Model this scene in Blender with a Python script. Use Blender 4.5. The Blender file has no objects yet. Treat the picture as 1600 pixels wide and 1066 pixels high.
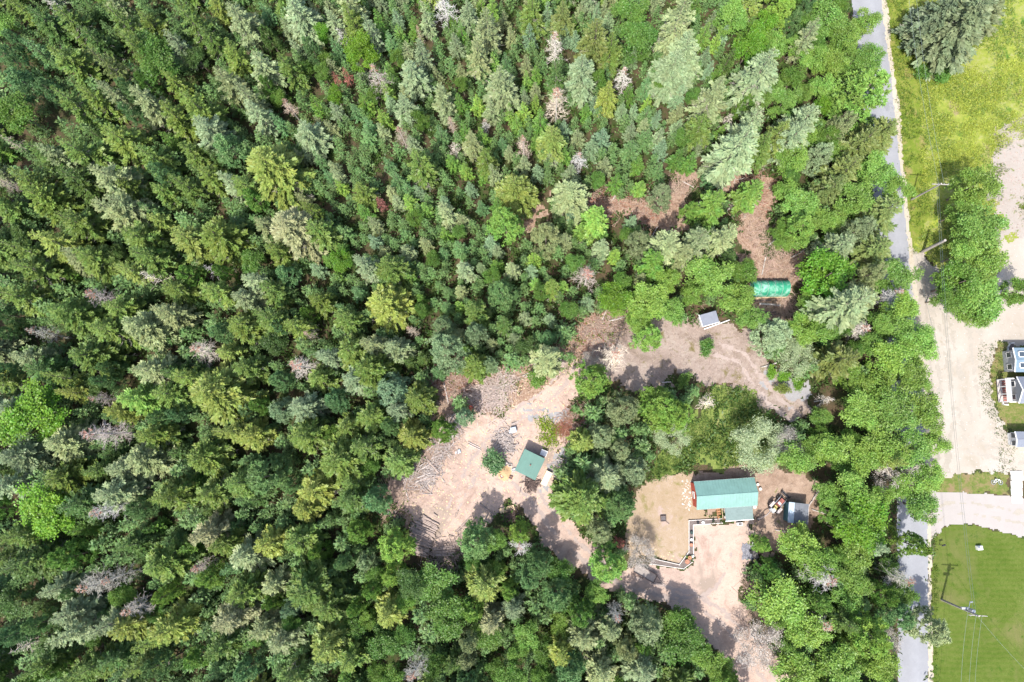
import bpy, math, random
import numpy as np
from mathutils import Matrix, Vector

# ------------------------------------------------------------------ camera, sky, sun, exposure
S = bpy.context.scene
C = S.collection
W0, H0, FPX = 1600.0, 1066.0, 1067.0
ALT = 110.0                                   # drone height above the ground, metres
NADIR = (850.0, 668.0)                        # pixel straight below the drone
nv = Vector(((NADIR[0] - W0 / 2) / FPX, -(NADIR[1] - H0 / 2) / FPX, -1.0)).normalized()
zc = -nv
yc = Vector((0, 1, 0)); yc = (yc - zc * yc.dot(zc)).normalized()
xc = yc.cross(zc)
RW = Matrix((xc, yc, zc))                     # camera axes -> world axes
cam_d = bpy.data.cameras.new('drone_camera'); cam = bpy.data.objects.new('drone_camera', cam_d)
C.objects.link(cam)
cam_d.sensor_fit = 'HORIZONTAL'; cam_d.sensor_width = 36.0; cam_d.lens = 36.0 * FPX / W0
cam_d.clip_start = 0.5; cam_d.clip_end = 3000.0
cam.matrix_world = Matrix.Translation((0, 0, ALT)) @ RW.to_4x4()
S.camera = cam

SUN_EL, SUN_AZ = 60.0, math.degrees(math.atan2(-0.36, -0.93))   # sun stands beyond the bottom edge, slightly left
wd = bpy.data.worlds.new('World'); S.world = wd; wd.use_nodes = True
wn = wd.node_tree.nodes; wl = wd.node_tree.links
sky = wn.new('ShaderNodeTexSky'); sky.sky_type = 'NISHITA'; sky.sun_disc = False
sky.sun_elevation = math.radians(SUN_EL); sky.sun_rotation = math.radians(SUN_AZ % 360)
sky.air_density = 1.0; sky.dust_density = 2.5; sky.ozone_density = 1.0
wn['Background'].inputs['Strength'].default_value = 0.15
wl.new(sky.outputs[0], wn['Background'].inputs['Color'])
sd = bpy.data.lights.new('sun', 'SUN'); sd.energy = 3.25; sd.angle = math.radians(0.7); sd.color = (1.0, 0.96, 0.90)
so = bpy.data.objects.new('sun', sd); C.objects.link(so)
az, el = math.radians(SUN_AZ), math.radians(SUN_EL)
tosun = Vector((math.sin(az) * math.cos(el), math.cos(az) * math.cos(el), math.sin(el)))
so.rotation_euler = tosun.to_track_quat('Z', 'Y').to_euler(); so.location = tosun * 400
S.view_settings.view_transform = 'Standard'; S.view_settings.look = 'None'
S.view_settings.exposure = 1.37; S.view_settings.gamma = 1.0
S.view_settings.use_curve_mapping = False
S.render.engine = 'CYCLES'
S.cycles.max_bounces = 5; S.cycles.diffuse_bounces = 3; S.cycles.glossy_bounces = 2
S.cycles.transmission_bounces = 2; S.cycles.transparent_max_bounces = 4
S.cycles.caustics_reflective = False; S.cycles.caustics_refractive = False

rnd = random.Random(7)
RNG = np.random.default_rng(11)

def at(px, py, z=0.0):
    """pixel of the 1600 x 1066 photograph -> world point on the level z"""
    d = Vector(((px - W0 / 2) / FPX, -(py - H0 / 2) / FPX, -1.0))
    d = RW @ d
    t = (z - ALT) / d.z
    return Vector((d.x * t, d.y * t, z))

def pix(p):
    """world point -> pixel"""
    q = Vector((p[0], p[1], p[2] - ALT))
    c = RW.transposed() @ q
    return (W0 / 2 + FPX * c.x / -c.z, H0 / 2 - FPX * c.y / -c.z)

# ------------------------------------------------------------------ materials
def mat(name):
    m = bpy.data.materials.new(name); m.use_nodes = True
    nt = m.node_tree; nt.nodes.clear()
    out = nt.nodes.new('ShaderNodeOutputMaterial')
    b = nt.nodes.new('ShaderNodeBsdfPrincipled')
    nt.links.new(b.outputs[0], out.inputs[0])
    return m, nt, b, out

def N(nt, t, **kw):
    n = nt.nodes.new(t)
    for k, v in kw.items():
        if k in ('op', 'operation'): n.operation = v
        elif k == 'blend': n.blend_type = v
        elif k == 'dtype': n.data_type = v
        elif k == 'attr': n.attribute_name = v
        elif isinstance(k, str) and k.startswith('i_'):
            n.inputs[k[2:].replace('_', ' ')].default_value = v
    return n

def noise(nt, scale, detail=4, rough=0.6, src=None, dist=0.0):
    n = nt.nodes.new('ShaderNodeTexNoise')
    n.inputs['Scale'].default_value = scale; n.inputs['Detail'].default_value = detail
    n.inputs['Roughness'].default_value = rough; n.inputs['Distortion'].default_value = dist
    if src is None:
        g = nt.nodes.new('ShaderNodeTexCoord'); src = g.outputs['Object']
    nt.links.new(src, n.inputs['Vector'])
    return n.outputs['Fac']

ALB = 0.84                                    # overall albedo trim of the hard surfaces
def ramp(nt, fac, stops):
    stops = [(q, tuple(c * ALB for c in v)) for q, v in stops]
    r = nt.nodes.new('ShaderNodeValToRGB'); e = r.color_ramp.elements
    while len(e) < len(stops): e.new(0.5)
    for k, (p, c) in enumerate(stops):
        e[k].position = p; e[k].color = (c[0], c[1], c[2], 1)
    nt.links.new(fac, r.inputs[0])
    return r.outputs[0]

def mixc(nt, fac, a, b, blend='MIX'):
    m = nt.nodes.new('ShaderNodeMix'); m.data_type = 'RGBA'; m.blend_type = blend
    for s, v in ((m.inputs['Factor'], fac), (m.inputs['A'], a), (m.inputs['B'], b)):
        if isinstance(v, (int, float)): s.default_value = v
        elif isinstance(v, tuple): s.default_value = (*v, 1)
        else: nt.links.new(v, s)
    # RGBA sockets are further down the list
    sock = [i for i in m.inputs if i.type == 'RGBA']
    for s, v in zip(sock, (a, b)):
        if isinstance(v, tuple): s.default_value = (*v, 1)
        else: nt.links.new(v, s)
    f = [i for i in m.inputs if i.name == 'Factor' and i.type == 'VALUE'][0]
    if not isinstance(fac, (int, float)): nt.links.new(fac, f)
    else: f.default_value = fac
    return [o for o in m.outputs if o.type == 'RGBA'][0]

def bump(nt, b, fac, strength=0.4, dist=0.1):
    n = nt.nodes.new('ShaderNodeBump'); n.inputs['Strength'].default_value = strength
    n.inputs['Distance'].default_value = dist
    nt.links.new(fac, n.inputs['Height']); nt.links.new(n.outputs[0], b.inputs['Normal'])

def ground_mat(name, stops, big=0.12, mid=1.1, fine=6.0, wmid=0.5, rough=0.95, bstr=0.5, spots=None, stripes=None):
    m, nt, b, out = mat(name)
    f1 = noise(nt, big, 5, 0.65, dist=0.8); f2 = noise(nt, mid, 6, 0.7); f3 = noise(nt, fine, 3, 0.6)
    a = N(nt, 'ShaderNodeMath', op='MULTIPLY_ADD'); nt.links.new(f2, a.inputs[0]); a.inputs[1].default_value = wmid
    c = N(nt, 'ShaderNodeMath', op='MULTIPLY'); nt.links.new(f1, c.inputs[0]); c.inputs[1].default_value = 0.75 - wmid * 0.5
    nt.links.new(c.outputs[0], a.inputs[2])
    a2 = N(nt, 'ShaderNodeMath', op='MULTIPLY_ADD'); nt.links.new(f3, a2.inputs[0]); a2.inputs[1].default_value = 0.35
    nt.links.new(a.outputs[0], a2.inputs[2])
    mr = nt.nodes.new('ShaderNodeMapRange'); nt.links.new(a2.outputs[0], mr.inputs[0])
    mr.inputs[1].default_value = 0.36; mr.inputs[2].default_value = 0.92
    col = ramp(nt, mr.outputs[0], stops)
    if stripes:
        ang, sc, amt, colr = stripes; colr = tuple(c * ALB for c in colr)
        g = nt.nodes.new('ShaderNodeTexCoord'); mp = nt.nodes.new('ShaderNodeMapping')
        mp.inputs['Rotation'].default_value = (0, 0, ang); nt.links.new(g.outputs['Object'], mp.inputs[0])
        w = nt.nodes.new('ShaderNodeTexWave'); w.inputs['Scale'].default_value = sc
        w.inputs['Distortion'].default_value = 3.0; w.inputs['Detail'].default_value = 3; w.inputs['Detail Scale'].default_value = 0.6
        nt.links.new(mp.outputs[0], w.inputs[0])
        k = N(nt, 'ShaderNodeMath', op='MULTIPLY'); nt.links.new(w.outputs['Fac'], k.inputs[0]); k.inputs[1].default_value = amt
        col = mixc(nt, k.outputs[0], col, colr)
    for sp in spots or ():
        sc, lo, hi, colr = sp; colr = tuple(c * ALB for c in colr)
        f = noise(nt, sc, 4, 0.7, dist=0.5)
        mr2 = nt.nodes.new('ShaderNodeMapRange'); nt.links.new(f, mr2.inputs[0])
        mr2.inputs[1].default_value = lo; mr2.inputs[2].default_value = hi
        col = mixc(nt, mr2.outputs[0], col, colr)
    nt.links.new(col, b.inputs['Base Color']); b.inputs['Roughness'].default_value = rough
    b.inputs['Specular IOR Level'].default_value = 0.15
    bump(nt, b, f2, bstr, 0.12)
    return m

def plain(name, col, rough=0.7, var=0.25, scale=3.0, metal=0.0, spec=0.3, stain=None):
    m, nt, b, out = mat(name)
    f = noise(nt, scale, 5, 0.7)
    lo = tuple(c * (1 - var) for c in col); hi = tuple(min(1, c * (1 + var)) for c in col)
    c = ramp(nt, f, [(0.28, lo), (0.72, hi)])
    if stain:
        f2 = noise(nt, stain[0], 5, 0.7, dist=0.6)
        mr = nt.nodes.new('ShaderNodeMapRange'); nt.links.new(f2, mr.inputs[0])
        mr.inputs[1].default_value = stain[1]; mr.inputs[2].default_value = stain[2]
        c = mixc(nt, mr.outputs[0], c, stain[3])
    nt.links.new(c, b.inputs['Base Color'])
    b.inputs['Roughness'].default_value = rough; b.inputs['Metallic'].default_value = metal
    b.inputs['Specular IOR Level'].default_value = spec
    return m

def leaf_mat(name, trans=0.3, rough=0.55, spec=0.25):
    """foliage: the colour is the object's own colour, varied from leaf to leaf and clump to clump"""
    m, nt, b, out = mat(name)
    oi = nt.nodes.new('ShaderNodeObjectInfo'); at_ = N(nt, 'ShaderNodeAttribute', attr='tint')
    sep = nt.nodes.new('ShaderNodeSeparateColor'); nt.links.new(at_.outputs['Color'], sep.inputs[0])
    hs = nt.nodes.new('ShaderNodeHueSaturation'); nt.links.new(oi.outputs['Color'], hs.inputs['Color'])
    mr = nt.nodes.new('ShaderNodeMapRange'); nt.links.new(sep.outputs[0], mr.inputs[0]); mr.inputs[3].default_value = 0.72; mr.inputs[4].default_value = 1.3
    nt.links.new(mr.outputs[0], hs.inputs['Value'])
    mh = nt.nodes.new('ShaderNodeMapRange'); nt.links.new(sep.outputs[1], mh.inputs[0]); mh.inputs[3].default_value = 0.475; mh.inputs[4].default_value = 0.525
    nt.links.new(mh.outputs[0], hs.inputs['Hue'])
    nt.links.new(hs.outputs[0], b.inputs['Base Color'])
    b.inputs['Roughness'].default_value = rough; b.inputs['Specular IOR Level'].default_value = spec
    if trans > 0:
        tr = nt.nodes.new('ShaderNodeBsdfTranslucent'); nt.links.new(hs.outputs[0], tr.inputs[0])
        mx = nt.nodes.new('ShaderNodeMixShader'); mx.inputs[0].default_value = trans
        nt.links.new(b.outputs[0], mx.inputs[1]); nt.links.new(tr.outputs[0], mx.inputs[2])
        nt.links.new(mx.outputs[0], out.inputs[0])
    return m

M = {}
M['forest_floor'] = ground_mat('forest_floor', [(0.0, (.025, .022, .012)), (.4, (.045, .042, .02)), (.7, (.085, .06, .035)), (1.0, (.16, .10, .065))],
                               spots=[(0.35, .45, .60, (.035, .055, .014))])
M['sand'] = ground_mat('sandy_soil', [(0.0, (0.203, 0.141, 0.110)), (.3, (0.304, 0.220, 0.179)), (.6, (0.406, 0.305, 0.248)), (1.0, (0.476, 0.374, 0.312))], big=0.09, mid=0.7,
                       spots=[(0.22, .56, .72, (0.253, 0.174, 0.137)), (2.2, .66, .74, (0.121, 0.080, 0.055)), (0.75, .57, .70, (.275, .215, .178)), (0.16, .56, .66, (.265, .21, .17)), (4.0, .66, .72, (.17, .13, .105))])
M['pink_soil'] = ground_mat('pink_soil', [(0.0, (0.111, 0.080, 0.063)), (.3, (0.197, 0.148, 0.122)), (.6, (0.268, 0.212, 0.178)), (1.0, (0.346, 0.305, 0.262))], big=0.16, mid=0.9,
                            spots=[(0.5, .56, .68, (0.134, 0.111, 0.046)), (2.5, .64, .74, (0.071, 0.051, 0.038)), (1.3, .57, .68, (.155, .12, .095)), (0.2, .57, .66, (.19, .145, .115)), (3.6, .62, .70, (.34, .275, .235))])
M['slash'] = ground_mat('needle_slash', [(0.0, (0.048, 0.028, 0.020)), (.3, (0.128, 0.072, 0.048)), (.55, (0.224, 0.140, 0.098)), (.8, (0.304, 0.216, 0.156)), (1.0, (0.400, 0.320, 0.250))], big=0.3, mid=2.6, wmid=.8, bstr=.9, spots=[(1.1, .55, .68, (0.096, 0.056, 0.039)), (2.3, .62, .7, (0.368, 0.288, 0.218))])
M['gravel'] = ground_mat('pale_gravel', [(0.0, (.24, .205, .165)), (.35, (.325, .285, .24)), (.7, (.36, .325, .28)), (1.0, (.39, .355, .315))], big=0.09, mid=0.45, fine=9.0, bstr=0.25,
                         stripes=(0.05, .045, .22, (.28, .235, .18)), spots=[(0.5, .60, .76, (.25, .215, .15)), (1.7, .68, .76, (.19, .155, .11)), (.16, .55, .7, (.29, .255, .20))])
M['drive_gravel'] = ground_mat('driveway_gravel', [(0.0, (0.273, 0.245, 0.225)), (.5, (0.314, 0.287, 0.266)), (1.0, (0.341, 0.314, 0.293))], big=0.07, mid=0.5, fine=9.0, bstr=0.2)
M['asphalt'] = ground_mat('asphalt', [(0.0, (.195, .20, .215)), (.4, (.235, .24, .255)), (.7, (.265, .27, .285)), (1.0, (.30, .305, .315))], big=0.08, mid=0.9, fine=12.0, bstr=0.1, wmid=0.5,
                          stripes=(-.03, .098, .30, (.20, .20, .21)), spots=[(0.33, .64, .67, (.205, .21, .22)), (0.12, .6, .75, (.31, .30, .285))])
M['shoulder'] = ground_mat('shoulder_gravel', [(0.0, (0.288, 0.232, 0.160)), (.5, (0.376, 0.328, 0.256)), (1.0, (0.416, 0.384, 0.320))], mid=1.2)
M['lawn'] = ground_mat('mown_lawn', [(0.0, (0.033, 0.064, 0.007)), (.4, (0.056, 0.093, 0.009)), (.7, (0.085, 0.119, 0.020)), (1.0, (0.141, 0.144, 0.050))], big=0.16, mid=1.6,
                       stripes=(1.56, 0.42, 0.3, (0.101, 0.114, 0.027)), spots=[(0.12, .52, .70, (0.122, 0.123, 0.041)), (0.9, .58, .72, (0.041, 0.085, 0.007)), (.3, .62, .72, (0.037, 0.081, 0.009))])
M['strip_grass'] = ground_mat('strip_grass', [(0.0, (.04, .075, .012)), (.45, (.075, .12, .018)), (.75, (.13, .14, .04)), (1.0, (.21, .17, .08))], big=0.35, mid=1.6, wmid=.8, spots=[(0.45, .52, .64, (.19, .14, .075)), (1.5, .6, .7, (.05, .10, .015))])
M['verge'] = ground_mat('verge_grass', [(0.0, (0.066, 0.110, 0.012)), (.5, (0.116, 0.165, 0.018)), (1.0, (0.209, 0.204, 0.050))], big=0.14, mid=1.4, wmid=.7, spots=[(0.35, .56, .68, (0.220, 0.182, 0.070)), (.8, .58, .7, (0.066, 0.127, 0.014))])
M['meadow'] = ground_mat('meadow', [(0.0, (0.077, 0.132, 0.018)), (.35, (0.139, 0.194, 0.028)), (.65, (0.209, 0.237, 0.040)), (1.0, (0.264, 0.255, 0.129))], big=0.13, mid=1.4, wmid=.7,
                         spots=[(0.2, .58, .68, (0.232, 0.194, 0.099)), (0.45, .56, .68, (0.062, 0.132, 0.018)), (.8, .58, .7, (0.278, 0.317, 0.040))])
M['bare_sand'] = ground_mat('bare_patch', [(0.0, (0.232, 0.187, 0.144)), (.5, (0.296, 0.259, 0.223)), (1.0, (0.331, 0.302, 0.274))], mid=1.4, spots=[(0.5, .58, .66, (0.120, 0.144, 0.029))])
M['dry_grass'] = ground_mat('dry_grass', [(0.0, (0.199, 0.146, 0.076)), (.4, (0.273, 0.204, 0.129)), (.7, (0.316, 0.242, 0.170)), (1.0, (0.364, 0.299, 0.250))], big=0.2, mid=1.0,
                            spots=[(0.35, .57, .7, (0.174, 0.154, 0.054)), (0.3, .58, .7, (0.355, 0.276, 0.250))])
M['rough_grass'] = ground_mat('rough_grass', [(0.0, (0.048, 0.081, 0.017)), (.4, (0.095, 0.142, 0.028)), (.7, (0.171, 0.209, 0.055)), (1.0, (0.304, 0.257, 0.132))], big=0.2, mid=1.3)
M['brown_dirt'] = ground_mat('brown_dirt', [(0.0, (0.112, 0.073, 0.050)), (.4, (0.213, 0.146, 0.106)), (.7, (0.314, 0.230, 0.174)), (1.0, (0.426, 0.336, 0.269))], big=0.2, mid=1.0,
                             spots=[(0.4, .6, .7, (0.112, 0.134, 0.028))])
M['stone_path'] = ground_mat('crushed_stone', [(0.0, (0.177, 0.170, 0.170)), (.5, (0.245, 0.238, 0.238)), (1.0, (0.313, 0.306, 0.306))], mid=2.0)
M['track'] = ground_mat('tyre_track', [(0.0, (.24, .19, .165)), (.5, (.31, .25, .22)), (1.0, (.37, .31, .275))], mid=1.6)
M['lot_track'] = ground_mat('gravel_track', [(0.0, (.26, .23, .19)), (.5, (.30, .27, .225)), (1.0, (.34, .305, .265))], mid=1.6)
M['soil'] = ground_mat('bed_mulch', [(0.0, (.08, .065, .06)), (.5, (.14, .115, .105)), (1.0, (.22, .19, .17))], mid=2.5)
M['needle'] = leaf_mat('needles', 0.22, 0.5, 0.3)
M['leaf'] = leaf_mat('leaves', 0.40, 0.45, 0.35)
M['twig'] = leaf_mat('bare_twigs', 0.0, 0.9, 0.1)
M['bark'] = plain('bark', (.21, .165, .135), 0.95, 0.4, 4.0, spec=0.1)
M['pale_bark'] = plain('pale_bark', (.42, .39, .36), 0.9, 0.3, 4.0, spec=0.1)
M['log'] = plain('log_bark', (.34, .27, .235), 0.9, 0.35, 5.0, spec=0.1, stain=(2.0, .5, .68, (.13, .10, .085)))
M['log_end'] = plain('cut_wood', (.50, .38, .24), 0.85, 0.2, 6.0)
M['grey_wood'] = plain('grey_wood', (.42, .37, .345), 0.9, 0.3, 5.0, spec=0.1)
M['dark_wood'] = plain('dark_wood', (.12, .085, .075), 0.85, 0.3, 5.0)
M['fresh_wood'] = plain('fresh_boards', (.52, .39, .24), 0.8, 0.18, 4.0)
M['orange_wood'] = plain('stained_wood', (.33, .165, .08), 0.75, 0.25, 5.0)
M['sawdust'] = plain('sawdust', (.43, .29, .16), 0.95, 0.2, 3.0)
M['teal_roof'] = plain('teal_metal_roof', (.150, .275, .243), 0.6, 0.13, 0.9, metal=0.0, spec=0.5)
M['green_roof'] = plain('dull_green_roof', (.062, .15, .12), 0.6, 0.12, 0.8, metal=0.0, spec=0.4)
def round_stain(m, radius, col):
    nt = m.node_tree; b = [n for n in nt.nodes if n.type == 'BSDF_PRINCIPLED'][0]; src = b.inputs['Base Color'].links[0].from_socket
    g = nt.nodes.new('ShaderNodeTexCoord'); ln = N(nt, 'ShaderNodeVectorMath', op='LENGTH'); nt.links.new(g.outputs['Object'], ln.inputs[0])
    f = noise(nt, 1.6, 4, .7); a = N(nt, 'ShaderNodeMath', op='MULTIPLY_ADD'); nt.links.new(f, a.inputs[0]); a.inputs[1].default_value = 1.6; nt.links.new(ln.outputs['Value'], a.inputs[2])
    mr = nt.nodes.new('ShaderNodeMapRange'); nt.links.new(a.outputs[0], mr.inputs[0]); mr.inputs[1].default_value = 2.9 + radius - 1; mr.inputs[2].default_value = .85 + radius - 1
    mr.inputs[3].default_value = 0; mr.inputs[4].default_value = .85
    nt.links.new(mixc(nt, mr.outputs[0], src, col), b.inputs['Base Color'])
round_stain(M['green_roof'], 1.0, (.20, .125, .09))
M['shingle'] = plain('grey_green_shingle', (.145, .195, .185), 0.85, 0.14, 2.5)
M['grey_roof'] = plain('slate_grey_roof', (.17, .185, .22), 0.7, 0.12, 2.0)
M['blue_roof'] = plain('blue_grey_roof', (.14, .20, .25), 0.7, 0.12, 2.0)
M['dark_roof'] = plain('dark_grey_roof', (.125, .135, .155), 0.75, 0.18, 1.6)
M['pale_panel'] = plain('pale_blue_panel', (.36, .43, .50), 0.6, 0.12, 3.0)
M['red_wall'] = plain('red_siding', (.42, .075, .045), 0.75, 0.15, 2.0)
M['dark_wall'] = plain('dark_green_siding', (.03, .055, .05), 0.8, 0.2, 2.0)
M['teal_wall'] = plain('teal_boards', (.06, .15, .16), 0.75, 0.2, 2.0)
M['grey_wall'] = plain('grey_siding', (.33, .34, .35), 0.75, 0.1, 2.0)
M['white'] = plain('white_paint', (.74, .73, .71), 0.6, 0.06, 2.0)
M['weathered_white'] = plain('weathered_white', (.60, .57, .53), 0.8, 0.15, 3.0)
M['tarp'] = plain('green_tarp', (.025, .235, .135), 0.7, 0.22, 2.5, spec=0.25, stain=(0.8, .45, .68, (.27, .45, .37)))
M['black'] = plain('black_rubber', (.022, .022, .024), 0.8, 0.3, 5.0)
M['glass'] = plain('dark_glass', (.05, .065, .08), 0.12, 0.1, 1.0, spec=0.7)
M['steel'] = plain('galvanised_steel', (.45, .46, .48), 0.4, 0.15, 3.0, metal=0.5)
M['dark_steel'] = plain('dark_steel', (.10, .09, .09), 0.55, 0.3, 4.0, metal=0.3)
M['rust_red'] = plain('faded_red_paint', (.29, .10, .08), 0.75, 0.3, 4.0, stain=(3.0, .55, .7, (.18, .08, .05)))
M['bright_red'] = plain('red_paint', (.55, .07, .04), 0.5, 0.15, 4.0)
M['yellow'] = plain('yellow_paint', (.46, .38, .13), 0.65, 0.15, 4.0)
M['cream'] = plain('cream_paint', (.66, .58, .40), 0.6, 0.1, 2.0)
M['pole_wood'] = plain('pole_wood', (.34, .31, .28), 0.9, 0.25, 3.0, spec=0.1)
M['trailer_bed'] = plain('trailer_bed', (.27, .235, .21), 0.9, 0.3, 3.0)
M['wire'] = plain('wire', (.20, .24, .22), 0.6, 0.1, 1.0)
M['dark_wire'] = plain('dark_wire', (.10, .13, .12), 0.6, 0.1, 1.0)
M['concrete'] = plain('pale_concrete', (.60, .56, .50), 0.9, 0.12, 1.5)
M['stone'] = plain('field_stone', (.50, .47, .43), 0.9, 0.25, 3.0)
M['blue_cloth'] = plain('pale_blue_tarp', (.45, .55, .60), 0.6, 0.2, 4.0)
M['grey_sheet'] = plain('grey_plastic_sheet', (.17, .17, .19), 0.6, 0.25, 3.0)
M['terracotta'] = plain('terracotta', (.36, .17, .11), 0.85, 0.2, 3.0)

# ------------------------------------------------------------------ mesh helpers
def mesh_np(name, verts, faces_n, material, tint=None, smooth=False):
    """verts (n,3); faces_n (m,k) with equal corner counts"""
    verts = np.asarray(verts, dtype=np.float32); faces_n = np.asarray(faces_n, dtype=np.int32)
    me = bpy.data.meshes.new(name); nf, k = faces_n.shape
    me.vertices.add(len(verts)); me.vertices.foreach_set('co', verts.ravel())
    me.loops.add(nf * k); me.loops.foreach_set('vertex_index', faces_n.ravel())
    me.polygons.add(nf); me.polygons.foreach_set('loop_start', np.arange(0, nf * k, k, dtype=np.int32))
    me.polygons.foreach_set('loop_total', np.full(nf, k, dtype=np.int32))
    me.update(calc_edges=True)
    if tint is not None:
        a = me.attributes.new('tint', 'FLOAT_VECTOR', 'FACE'); a.data.foreach_set('vector', np.asarray(tint, dtype=np.float32).ravel())
    for m in (material if isinstance(material, (list, tuple)) else [material]): me.materials.append(m)
    if smooth: me.polygons.foreach_set('use_smooth', np.ones(nf, dtype=bool))
    return me

def quads(name, V, material, tint=None):
    V = np.asarray(V, dtype=np.float32); n = len(V)
    if tint is None: tint = RNG.random((n, 3))
    return mesh_np(name, V.reshape(-1, 3), np.arange(n * 4).reshape(n, 4), material, tint)

def unit(a):
    return a / (np.linalg.norm(a, axis=-1, keepdims=True) + 1e-9)

def diamonds(base, d, ln, wd_, rng, flat=0.6):
    """leaf / twig shaped quads: start, direction, length, width"""
    d = unit(d); up = np.zeros_like(d); up[:, 2] = 1
    nrm = unit(up + rng.normal(0, flat, d.shape)); side = unit(np.cross(nrm, d))
    ln = ln[:, None]; wd_ = wd_[:, None]
    mid = base + d * ln * 0.5
    return np.stack([base, mid + side * wd_ * 0.5, base + d * ln, mid - side * wd_ * 0.5], 1)

class MB:
    def __init__(s): s.v = []; s.f = []
    def add(s, vs, fs):
        o = len(s.v); s.v += [tuple(v) for v in vs]; s.f += [tuple(i + o for i in f) for f in fs]
    def hexa(s, p):     # 4 bottom, 4 top corners
        s.add(p, [(3, 2, 1, 0), (4, 5, 6, 7), (0, 1, 5, 4), (1, 2, 6, 5), (2, 3, 7, 6), (3, 0, 4, 7)])
    def box(s, c, d, a=0.0, tilt=None):
        hx, hy, hz = d[0] / 2, d[1] / 2, d[2] / 2; ca, sa = math.cos(a), math.sin(a); ps = []
        for z in (-hz, hz):
            for x, y in ((-hx, -hy), (hx, -hy), (hx, hy), (-hx, hy)):
                q = Vector((x, y, z))
                if tilt: q = tilt @ q
                ps.append((c[0] + q.x * ca - q.y * sa, c[1] + q.x * sa + q.y * ca, c[2] + q.z))
        s.hexa(ps)
    def tube(s, a, b, r0, r1=None, n=8, caps=True):
        a, b = Vector(a), Vector(b); r1 = r0 if r1 is None else r1; d = (b - a).normalized()
        u = d.orthogonal().normalized(); w = d.cross(u); vs = []
        for p, r in ((a, r0), (b, r1)):
            for k in range(n):
                t = 2 * math.pi * k / n; vs.append(p + u * (r * math.cos(t)) + w * (r * math.sin(t)))
        fs = [(k, (k + 1) % n, n + (k + 1) % n, n + k) for k in range(n)]
        if caps: fs += [tuple(range(n - 1, -1, -1)), tuple(range(n, 2 * n))]
        s.add(vs, fs)
    def path(s, pts, r, n=6):
        for a, b in zip(pts[:-1], pts[1:]): s.tube(a, b, r, r, n)
    def torus(s, c, R, r, axis, n=16, m=7):
        ax = Vector(axis).normalized(); u = ax.orthogonal().normalized(); w = ax.cross(u); c = Vector(c); vs = []
        for i in range(n):
            t = 2 * math.pi * i / n; dr = u * math.cos(t) + w * math.sin(t)
            for j in range(m):
                q = 2 * math.pi * j / m; vs.append(c + dr * (R + r * math.cos(q)) + ax * (r * math.sin(q)))
        s.add(vs, [(i * m + j, ((i + 1) % n) * m + j, ((i + 1) % n) * m + (j + 1) % m, i * m + (j + 1) % m) for i in range(n) for j in range(m)])
    def mesh(s, name, m):
        me = bpy.data.meshes.new(name); me.from_pydata(s.v, [], s.f); me.update()
        me.materials.append(m); return me
    def build(s, name, m, parent=None):
        o = bpy.data.objects.new(name, s.mesh(name, m)); C.objects.link(o); o.parent = parent
        return o

def tag(o, label=None, cat=None, group=None, kind=None):
    if label: o['label'] = label
    if cat: o['category'] = cat
    if group: o['group'] = group
    if kind: o['kind'] = kind
    return o
def empty(name, loc, rz=0.0):
    o = bpy.data.objects.new(name, None); C.objects.link(o); o.location = loc; o.rotation_euler = (0, 0, rz)
    o.empty_display_size = 0.3
    return o
def link_mesh(name, me, parent=None, loc=None):
    o = bpy.data.objects.new(name, me); C.objects.link(o); o.parent = parent
    if loc is not None: o.location = loc
    return o
def child(name, me, parent):
    o = bpy.data.objects.new(name, me); C.objects.link(o); o.parent = parent; return o

# ------------------------------------------------------------------ the ground: ragged-edged sheets laid one above another
def vnoise(x, y, sc, seed):
    xi = np.floor(x / sc).astype(np.int64); yi = np.floor(y / sc).astype(np.int64)
    fx = x / sc - xi; fy = y / sc - yi; fx = fx * fx * (3 - 2 * fx); fy = fy * fy * (3 - 2 * fy)
    def h(a, b):
        n = (a * 374761393 + b * 668265263 + seed * 974711) & 0x7fffffff
        n = ((n ^ (n >> 13)) * 1274126177) & 0x7fffffff
        return ((n ^ (n >> 16)) & 0xffff) / 65535.0
    return (h(xi, yi) * (1 - fx) * (1 - fy) + h(xi + 1, yi) * fx * (1 - fy) + h(xi, yi + 1) * (1 - fx) * fy + h(xi + 1, yi + 1) * fx * fy) - 0.5

def sdf(poly, X, Y):
    """signed distance to a polygon, positive inside"""
    P = np.array(poly); d2 = np.full(X.shape, 1e12); ins = np.zeros(X.shape, bool)
    for a, b in zip(P, np.roll(P, -1, 0)):
        ex, ey = b - a; wx, wy = X - a[0], Y - a[1]
        t = np.clip((wx * ex + wy * ey) / (ex * ex + ey * ey + 1e-12), 0, 1)
        d2 = np.minimum(d2, (wx - ex * t) ** 2 + (wy - ey * t) ** 2)
        c = ((a[1] <= Y) & (b[1] > Y)) | ((b[1] <= Y) & (a[1] > Y))
        with np.errstate(divide='ignore', invalid='ignore'):
            xs = a[0] + (Y - a[1]) / (b[1] - a[1] + 1e-15) * ex
        ins ^= c & (X < xs)
    d = np.sqrt(d2); return np.where(ins, d, -d)

def wpoly(pts): return [tuple(at(x, y).xy) for x, y in pts]

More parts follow.
